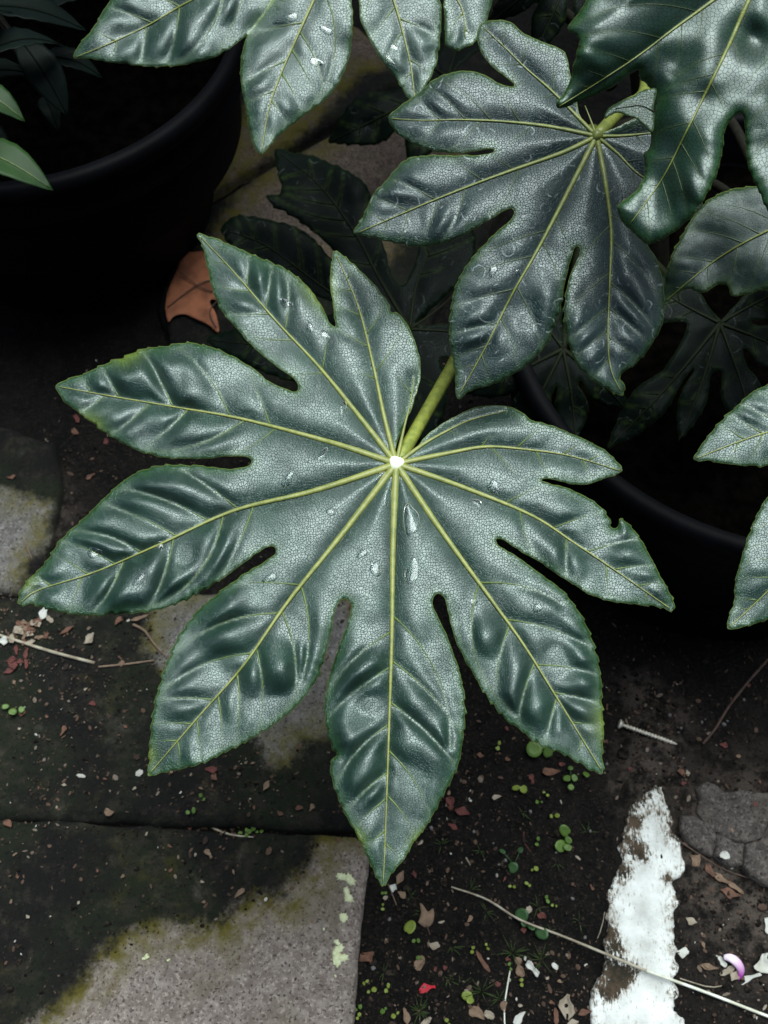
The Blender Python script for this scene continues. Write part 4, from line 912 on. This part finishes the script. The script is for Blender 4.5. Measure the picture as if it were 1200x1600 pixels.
for i, px in enumerate([(239, 1285), (171, 1268), (78, 1284), (34, 1280), (12, 1288), (325, 1335), (330, 1203), (336, 1214), (438, 1270), (416, 1228), (145, 1100), (98, 1142), (35, 1113), (375, 1396), (296, 1290), (320, 1290), (468, 1263), (486, 1262), (120, 655), (118, 675), (142, 745), (5, 675), (165, 690), (18, 745)]):
    fl(px, rng.uniform(10, 19), rng.uniform(7, 12), rng.uniform(0, 180), ['brown', 'tan', 'russet', 'brown'][i % 4], 'small dry leaf flake scattered on the dark dirty slabs', group='flakes on the dirty slabs', shape=['oval', 'drop', 'torn'][i % 3], seed=90 + i)
for i in range(60):
    px = (rng.uniform(585, 1195), rng.uniform(1060, 1598))
    if 930 < px[0] < 1070 and px[1] > 1230: continue
    fl(px, rng.uniform(5, 11), rng.uniform(3, 7), rng.uniform(0, 180), ['brown', 'tan', 'russet', 'cream', 'brown', 'russet'][i % 6], 'tiny dry leaf crumb scattered on the bare dark soil', group='crumbs on the bare soil', shape=['oval', 'drop', 'torn', 'round'][i % 4], seed=200 + i)
for i in range(45):
    px = (rng.uniform(5, 540), rng.uniform(1010, 1440))
    fl(px, rng.uniform(4, 8), rng.uniform(3, 5), rng.uniform(0, 180), ['cream', 'tan', 'brown'][i % 3], 'tiny pale crumb scattered over the dark film of the slabs', group='crumbs on the slabs', seed=400 + i)

# purple petal: a curved horn
C = np.array([at((1131, 1496), .004), at((1142, 1497), .007), at((1153, 1506), .007), at((1158, 1518), .004), at((1154, 1532), .001)])
C = resample(catmull(C, .001), .0012); k = len(C); f = np.linspace(0, 1, k)
o0 = C[0].copy(); V, Fc = tube(C - o0, .0032 * np.sin(np.pi * np.clip(f * .9 + .12, 0, 1)) ** .8 + .0003, 10, .5)
o = mesh_obj('petal', V, Fc, M['purple']); o.location = o0; fattr(o, 'along', np.repeat(np.clip(f * 1.3 - .1, 0, 1), 10)); tag(o, 'curved purple and white petal lying on the soil beside the kerb stone', 'petal')

# lobed dead leaves
def dead_leaf(pts, hub, label, mat='deadleaf', bump=.004, up=.003, stalk=None):
    P = np.array(pts, float); P = resample(catmull(np.vstack([P, P[:1]]), 3), 3)[:-1]
    lo, hi = P.min(0), P.max(0); a, b = np.meshgrid(np.arange(lo[0], hi[0], 5), np.arange(lo[1], hi[1], 5)); Q = np.stack([a.ravel(), b.ravel()], 1)
    Q = Q[inside(P, Q)]; Q = Q[mind(Q, P) > 3]; n = len(P)
    vo, _, fo, *_ = delaunay_2d_cdt([Vector(p) for p in np.vstack([P, Q])], [(i, (i+1) % n) for i in range(n)], [], 1, 1e-6)
    X = np.array([(v.x, v.y) for v in vo]); z0 = gz(hub, up)
    c = on_z([hub], z0)[0]; W = on_plane(X, c, np.array([0, 0, 1.]), bump * .5 * (1 + fbm(X[:, 0] / 28, X[:, 1] / 28, 3, 4)))
    o = mesh_obj('dead_leaf', W - c, fo, M[mat]); o.location = c; md = o.modifiers.new('thickness', 'SOLIDIFY'); md.thickness = .0004; md.offset = 0
    return tag(o, label, 'dead leaf'), c
dl, dc = dead_leaf([(258, 482), (262, 455), (275, 425), (286, 396), (300, 394), (330, 393), (372, 400), (400, 440), (385, 480), (330, 468), (338, 492), (342, 519), (325, 507), (306, 498), (288, 491), (272, 494), (263, 503)], (320, 440), 'orange brown lobed dead leaf lying beside the tall black pot')
for pts in ([(385, 440), (330, 455), (280, 425)], [(385, 440), (330, 480), (338, 512)], [(385, 440), (320, 440), (262, 480)]):
    C = np.array([on_z([p], dc[2] + .0042)[0] for p in pts]); V, Fc = tube(resample(catmull(C, .003), .005) - dc, .0006, 6); mesh_obj('vein', V, Fc, M['twig'], dl)
dl2, dc2 = dead_leaf([(653, 1441), (658, 1428), (656, 1410), (664, 1418), (669, 1425), (677, 1419), (678, 1436), (672, 1447), (662, 1448)], (666, 1434), 'small brown maple-like dead leaf lying on the soil', 'tan', .0015, .002)
V, Fc = tube(np.array([at((667, 1446), .003), at((669, 1452), .002), at((672, 1461), .001)]) - dc2, .0004, 6); mesh_obj('petiole', V, Fc, M['twig'], dl2)

# seedlings: a pair of round cotyledons on a thin stem
def disc(c, r, ang, mat, parent, tilt=(0, 0), notch=.0, ell=1.0):
    V = [(0, 0, .0)]; k = 14
    for rr_, z in ((.55, .0), (1.0, .10)):
        for j in range(k):
            a = 2*math.pi*j/k; q = 1 - notch * math.exp(-(((a - math.pi) / .45) ** 2))
            V.append((r*rr_*math.cos(a)*q, r*rr_*math.sin(a)*ell*q, r*z))
    Fc = [(0, 1+j, 1+(j+1) % k) for j in range(k)] + [(1+j, 1+k+j, 1+k+(j+1) % k, 1+(j+1) % k) for j in range(k)]
    ca, sa = math.cos(ang), math.sin(ang)
    W = [(x*ca - y*sa + c[0], x*sa + y*ca + c[1], z + x*tilt[0] + y*tilt[1] + c[2]) for x, y, z in V]
    o = mesh_obj('cotyledon', W, Fc, M[mat], parent); md = o.modifiers.new('thickness', 'SOLIDIFY'); md.thickness = .0004; return o
def pair(r):
    a = random.uniform(0, 6.28); d = r * random.uniform(.9, 1.5); return [(d*math.cos(a), d*math.sin(a), r * random.uniform(.8, 1.3)), (-d*math.cos(a), -d*math.sin(a), r * random.uniform(.5, 1.3))]
def seedling(px, leaves, mat, label, group=None, h=.007):
    b0 = at(px, -.001); e = empty('seedling', tuple(b0)); tag(e, label, 'seedling', group)
    mb = MB()
    for (dx, dy, r) in leaves:
        hh = h * random.uniform(.75, 1.2)
        c = on_z([(px[0] + dx, px[1] + dy)], b0[2] + hh)[0] - b0
        disc(c, r * PXM, random.uniform(0, 6.28), mat, e, (random.uniform(-.55, .55), random.uniform(-.55, .55)), random.uniform(.05, .5), random.uniform(.6, 1))
        mb.add(*tube(np.array([[0, 0, 0], [c[0] * .4, c[1] * .4, c[2] * .6], [c[0], c[1], c[2] - .0003]]), [.0004, .0004, .0003], 5))
    mb.build('stem', M['seedd'], e)
    return e
seedling((640, 1449), [(0, 0, 10.5)], 'seedy', 'single round yellow-green seedling leaf on the soil beside the slab edge')
seedling((812, 1231), [(-6, 0, 6), (6, 2, 6.2)], 'seedy', 'seedling with two round touching leaves on the soil')
seedling((880, 1310), [(3, -11, 10), (-4, 12, 10), (8, 3, 6), (7, 14, 7)], 'seed', 'clover seedling with the biggest leaves near the white kerb stone')
seedling((840, 1172), [(-5, -2, 13), (16, 4, 8)], 'seed', 'oval-leaved seedling peeking out under the right lobe')
seedling((892, 1222), [(-6, -6, 6), (6, -6, 6), (0, 8, 5), (-1, -22, 4)], 'seed', 'clover sprig under the tip of the right lobe')
seedling((815, 1432), [(0, -2, 10), (4, 10, 6)], 'seedd', 'dark green oval leaf pair beside the long stalk')
seedling((842, 1452), [(4, 6, 10), (-12, -4, 6)], 'seedd', 'dark pointed seedling under the long stalk')
seedling((730, 1559), [(0, -3, 8), (5, 3, 6)], 'seedy', 'pale heart-shaped seedling on the soil')
seedling((803, 1352), [(-2, 4, 8), (-18, -22, 5), (10, -24, 5)], 'seedd', 'dark drooping seedling on the soil')
seedling((918, 1210), [(-2, 0, 6)], 'seed', 'single leaf seedling at the right lobe tip')
small = [(598, 1417), (656, 1497), (605, 1544), (580, 1548), (559, 1575), (618, 1585), (560, 1588), (843, 1253), (853, 1240), (866, 1275), (840, 1315), (800, 1385), (825, 1382), (855, 1405), (866, 1415), (815, 1535), (797, 1510), (738, 1484), (761, 1479), (600, 1578), (779, 1165), (690, 1185), (650, 1470), (700, 1598), (835, 1358), (600, 1395), (571, 1535)]
for i, p in enumerate(small):
    seedling(p, pair(3.0), ['seedy', 'seed', 'seedy'][i % 3], 'tiny two-leaved seedling sprouting from the dark soil', 'tiny seedlings in the soil', .005)
for i, p in enumerate([(336, 1280), (340, 1286), (374, 1296), (385, 1301), (392, 1297), (405, 1299), (316, 1246), (298, 1268)]):
    seedling(p, pair(3.6), 'seed', 'tiny seedling growing in the joint between two slabs', 'seedlings in the slab joint', .005)
for i, p in enumerate([(8, 1104), (34, 1108), (20, 1112)]):
    seedling(p, [(0, 0, 6)], 'seed', 'single pale seedling leaf on the dirty slab', 'seedlings on the dirty slab', .005)

# moss and grass tufts
def tuft(px, n, ln, label, group, mat='mossg', seed=0):
    rg = np.random.default_rng(seed); b0 = at(px, -.001); mb = MB()
    for i in range(n):
        a = rg.uniform(0, 6.28); l = ln * rg.uniform(.5, 1.1); e = rg.uniform(.25, 1.2)
        p1 = np.array([math.cos(a)*math.cos(e), math.sin(a)*math.cos(e), math.sin(e)]) * l * .5
        p2 = p1 + np.array([math.cos(a)*math.cos(e*.4), math.sin(a)*math.cos(e*.4), math.sin(e*.4)]) * l * .5
        mb.add(*tube(np.array([[0, 0, 0], p1, p2]), [.00035, .0003, .0001], 4))
    o = mb.build('moss_tuft', M[mat]); o.location = b0; return tag(o, label, 'moss', group)
tuft((800, 1490), 16, .016, 'spiky moss tuft beside the white torn petal', None, seed=1); tuft((845, 1500), 14, .014, 'spiky yellow-green moss tuft beside the tiny white chip', None, seed=2)
tuft((655, 1580), 18, .013, 'green moss tuft on the soil below the red petal', None, seed=3); tuft((752, 1550), 10, .016, 'thin moss tuft beside the pale heart-shaped seedling', None, seed=4)
tuft((840, 1418), 9, .010, 'small moss tuft above the long stalk', None, seed=5); tuft((30, 1268), 22, .020, 'grass tuft growing from the dirty slab', None, seed=6)
for i, p in enumerate([(720, 1540), (700, 1530), (660, 1425), (690, 1320), (750, 1330), (917, 1300), (600, 1520), (760, 1425), (815, 1270), (735, 1390), (870, 1350), (640, 1400), (780, 1560), (905, 1440), (705, 1480), (860, 1455)]):
    tuft(p, 6, .010, 'faint moss sprout on the dark soil', 'moss sprouts', seed=20 + i)

# soil crumbs: far too many to count
rng = np.random.default_rng(11); mb_v = []; mb_f = []
ico_v = np.array([(0, 0, 1), (.9, 0, .4), (.28, .85, .4), (-.72, .53, .4), (-.72, -.53, .4), (.28, -.85, .4), (.72, .53, -.4), (-.28, .85, -.4), (-.9, 0, -.4), (-.28, -.85, -.4), (.72, -.53, -.4), (0, 0, -1)])
ico_f = [(0, 1, 2), (0, 2, 3), (0, 3, 4), (0, 4, 5), (0, 5, 1), (1, 6, 2), (2, 7, 3), (3, 8, 4), (4, 9, 5), (5, 10, 1), (6, 7, 2), (7, 8, 3), (8, 9, 4), (9, 10, 5), (10, 6, 1), (11, 7, 6), (11, 8, 7), (11, 9, 8), (11, 10, 9), (11, 6, 10)]
N = 21000; xs = rng.uniform(-.30, .36, N); ys = rng.uniform(-.06, .62, N); zs = soil_h(xs, ys); rs = .00062 * np.exp(rng.normal(.25, .5, N))
kpoly = on_z([(1030, 1215), (1060, 1320), (1062, 1600), (1070, 1760), (920, 1760), (935, 1500), (955, 1380), (985, 1280)], .009)[:, :2]
pa = on_z([(-260, 1272), (553, 1306), (577, 1340), (549, 1600), (538, 1760), (-260, 1760)], TOP)[:, :2]
ca_ = on_z([(40, 1620), (165, 1505), (262, 1452), (362, 1448), (456, 1412), (506, 1316), (590, 1300), (620, 1330), (600, 1800), (-100, 1800)], TOP)[:, :2]
pb = on_z([(-260, 930), (250, 930), (606, 912), (602, 1150), (585, 1283), (-260, 1258)], .013)[:, :2]
cb_ = on_z([(236, 1010), (245, 950), (330, 905), (430, 880), (560, 925), (585, 1010), (520, 1140), (425, 1185), (330, 1090)], .013)[:, :2]
XY = np.stack([xs, ys], 1); ia = inside(pa, XY); ib = inside(pb, XY)
keep = ~inside(kpoly, XY) & ~(ia & inside(ca_, XY)) & ~(ib & inside(cb_, XY)) & ~((ia | ib) & (rng.uniform(0, 1, N) < .35))
zs = np.where(ia, TOP, np.where(ib, .0155, zs)); rs = np.where(ia | ib, rs * .75, rs)
xs, ys, zs, rs = xs[keep], ys[keep], zs[keep], rs[keep]
for x, y, z, r in zip(xs, ys, zs, rs):
    k = len(mb_v); V = ico_v * r * rng.uniform(.6, 1.3, (12, 1)) * [1, rng.uniform(.6, 1.2), .8] + [x, y, z + r * .2]
    mb_v += V.tolist(); mb_f += [(a + k, b + k, c + k) for a, b, c in ico_f]
o = mesh_obj('soil_crumbs', mb_v, mb_f, M['crumb'], None, False); tag(o, 'dark crumbs of soil covering the bare ground', 'soil', kind='stuff')
for i in range(40):
    px = (rng.uniform(580, 1195), rng.uniform(1080, 1595))
    if 925 < px[0] < 1075 and px[1] > 1220: continue
    r = rng.uniform(1.5, 4) * PXM; c = at(px, r * .3)
    o = mesh_obj('pebble', ico_v * r * rng.uniform(.7, 1.2, (12, 1)), ico_f, M['pebble']); o.location = c; tag(o, 'tiny pebble lying on the bare dark soil', 'pebble', 'pebbles on the soil')

# fine litter: specks of dry leaf, husk and grit, too small and too many to pick apart
def speck_mat():
    m, t, b = new_mat('litter_speck'); g = NT(t); a = g.attr('tone')
    c = g.mix(g.ramp(a, .0, .55), (.014, .009, .0065), (.055, .033, .022)); c = g.mix(g.ramp(a, .78, .9), c, (.10, .08, .062)); c = g.mix(g.ramp(a, .965, .98), c, (.28, .27, .24))
    g.l(c, b.inputs['Base Color']); b.inputs['Roughness'].default_value = .85; b.inputs['Specular IOR Level'].default_value = .2; return m
M['speck'] = speck_mat()
rng = np.random.default_rng(23); SV = []; SF = []; ST = []
dens = [on_z([p])[0][:2] for p in ((60, 1000), (350, 1270), (700, 1300), (640, 1560), (860, 1550), (1140, 1400), (1130, 1540), (1040, 1180), (40, 1270), (150, 1120), (990, 1090))]
tot = 0
while tot < 3600:
    if rng.uniform() < .45: q = dens[rng.integers(len(dens))] + rng.normal(0, .03, 2)
    else: q = np.array([rng.uniform(-.33, .36), rng.uniform(-.03, .62)])
    Q = q[None]
    if inside(kpoly, Q)[0] and rng.uniform() < .97: continue
    A_, B_ = inside(pa, Q)[0], inside(pb, Q)[0]
    if A_ and inside(ca_, Q)[0] and rng.uniform() < .9: continue
    z = TOP if A_ else .0155 if B_ else float(soil_h(q[0], q[1])); z += .0009
    l = .00095 * math.exp(rng.normal(0, .5)); wd = l * rng.uniform(.25, .8); a = rng.uniform(0, 6.28); tl = rng.uniform(-.5, .5, 2)
    k = len(SV); ca, sa = math.cos(a), math.sin(a)
    for x, y, zz in ((-1, -.2, 0), (-.3, -1, .1), (.7, -.7, .25), (1, .3, .3), (.2, 1, .1), (-.8, .6, 0), (0, 0, .5)):
        x *= l; y *= wd; SV.append((q[0] + x*ca - y*sa, q[1] + x*sa + y*ca, z + zz*wd*.6 + x*tl[0]*.4 + y*tl[1]*.4)); 
    ST += [rng.uniform() ** 1.15] * 7
    SF += [(k+6, k+j, k+(j+1) % 6) for j in range(6)]; tot += 1
o = mesh_obj('litter_specks', SV, SF, M['speck'], None, False); fattr(o, 'tone', ST); tag(o, 'fine specks of dry litter strewn over soil and slabs', 'litter', kind='stuff')

# ------------------------------------------------------------------ water on the leaves
def drop(surf, pxs, px, a, b, ang, label, group, n, ht=.30):
    k = 22; rows = 6; ca, sa = math.cos(ang), math.sin(ang); P = []; H = []
    for i in range(rows):
        f = i / rows
        for j in range(k):
            t = 2*math.pi*j/k; q = 1 + .16 * math.sin(2*t + px[0]) + .12 * math.sin(3*t + px[1])
            x = a*(1-f)*math.cos(t)*q; y = b*(1-f)*math.sin(t)*q
            P.append((px[0] + x*ca - y*sa, px[1] + x*sa + y*ca)); H.append(ht * min(a, b) * math.sqrt(1-(1-f)**2))
    P.append(px); H.append(ht * min(a, b))
    top = surf(np.array(P), 0) + np.array(n)[None] * (np.array(H) * pxs + .00005)[:, None]
    bot = surf(np.array(P[:k] + [px]), 0) - np.array(n)[None] * .0003
    V = np.vstack([top, bot]); nt_ = len(top)
    Fc = [(i*k+j, i*k+(j+1) % k, (i+1)*k+(j+1) % k, (i+1)*k+j) for i in range(rows-1) for j in range(k)] + [((rows-1)*k+j, (rows-1)*k+(j+1) % k, nt_-1) for j in range(k)]
    Fc += [(j, nt_+j, nt_+(j+1) % k, (j+1) % k) for j in range(k)] + [(nt_+k, nt_+(j+1) % k, nt_+j) for j in range(k)]
    c = top[-1].copy(); o = mesh_obj('water_drop', V - c, Fc, M['water']); o.location = c; return tag(o, label, 'water drop', group)
n1 = np.array([0, -.1, 1]); n1 /= np.linalg.norm(n1)
for px, a, b, dg, lb in [((537, 635), 9, 5, -60, 'beside the midrib of the lobe with the tip near the dead leaf'), ((449, 750), 11, 6, -50, 'above the midrib of the lobe reaching the petal heap'), ((422, 903), 9, 6, -30, 'between the notch and midrib of the lobe over the grey slab'), ((588, 888), 10, 8, -50, 'left of the midrib of the lobe pointing at the clean slab'),
         ((447, 474), 8, 6, 20, 'in the crease far out on the lobe near the dead leaf'), ((484, 512), 7, 5, 60, 'by the notch of the narrow upright lobe'), ((508, 523), 7, 4, 30, 'just under the notch of the narrow upright lobe'), ((505, 708), 9, 4, -45, 'just below the midrib of the lobe reaching towards the tall pot'), ((516, 800), 6, 5, 20, 'in the web below the midrib of the lobe reaching the petal heap'),
         ((642, 812), 13, 30, 0, 'forming a long film near the hub'), ((644, 892), 12, 22, 0, 'forming an oval film below the long film'), ((606, 775), 6, 16, 5, 'forming a narrow film against the central midrib'), ((772, 762), 11, 7, 50, 'on the midrib of the lobe with the bitten edge'), ((745, 785), 8, 4, 40, 'below the midrib of the lobe with the bitten edge'),
         ((217, 906), 6, 9, 30, 'in a crease of the lobe reaching the petal heap'), ((148, 864), 10, 7, 30, 'near the tip of the lobe reaching the petal heap'), ((566, 865), 7, 5, -50, 'in the web above the notch over the grey slab'), ((740, 940), 6, 4, 20, 'left of the midrib of the lobe pointing at the screw'), ((840, 950), 7, 5, 0, 'right of the midrib of the lobe pointing at the screw'), ((250, 853), 6, 5, 0, 'touching the midrib of the lobe reaching the petal heap'), ((595, 745), 5, 9, 40, 'touching the hub')]:
    drop(surf1, px1, px, a * (1.25 if b < 15 else .9), b * (1.25 if b < 15 else .95), rad(dg), 'water drop ' + lb, 'water drops on the large leaf', n1, .14 if b > 15 else .38)
for px, a, b, dg in [((494, 97), 13, 6, 25), ((510, 48), 10, 6, 25), ((448, 30), 18, 8, -15), ((610, 100), 6, 14, -25), ((616, 75), 6, 5, 0)]:
    drop(surf7, px7, px, a, b, rad(dg), 'water drop on the leaf hanging over the brownish slabs', 'water drops on the hanging leaf', n1)
for px, a, b, dg in [((770, 424), 7, 9, 0), ((810, 427), 6, 5, 0)]:
    drop(surf2, px2, px, a, b, rad(dg), 'water drop on the blue-green leaf', 'water drops on the blue-green leaf', n1)
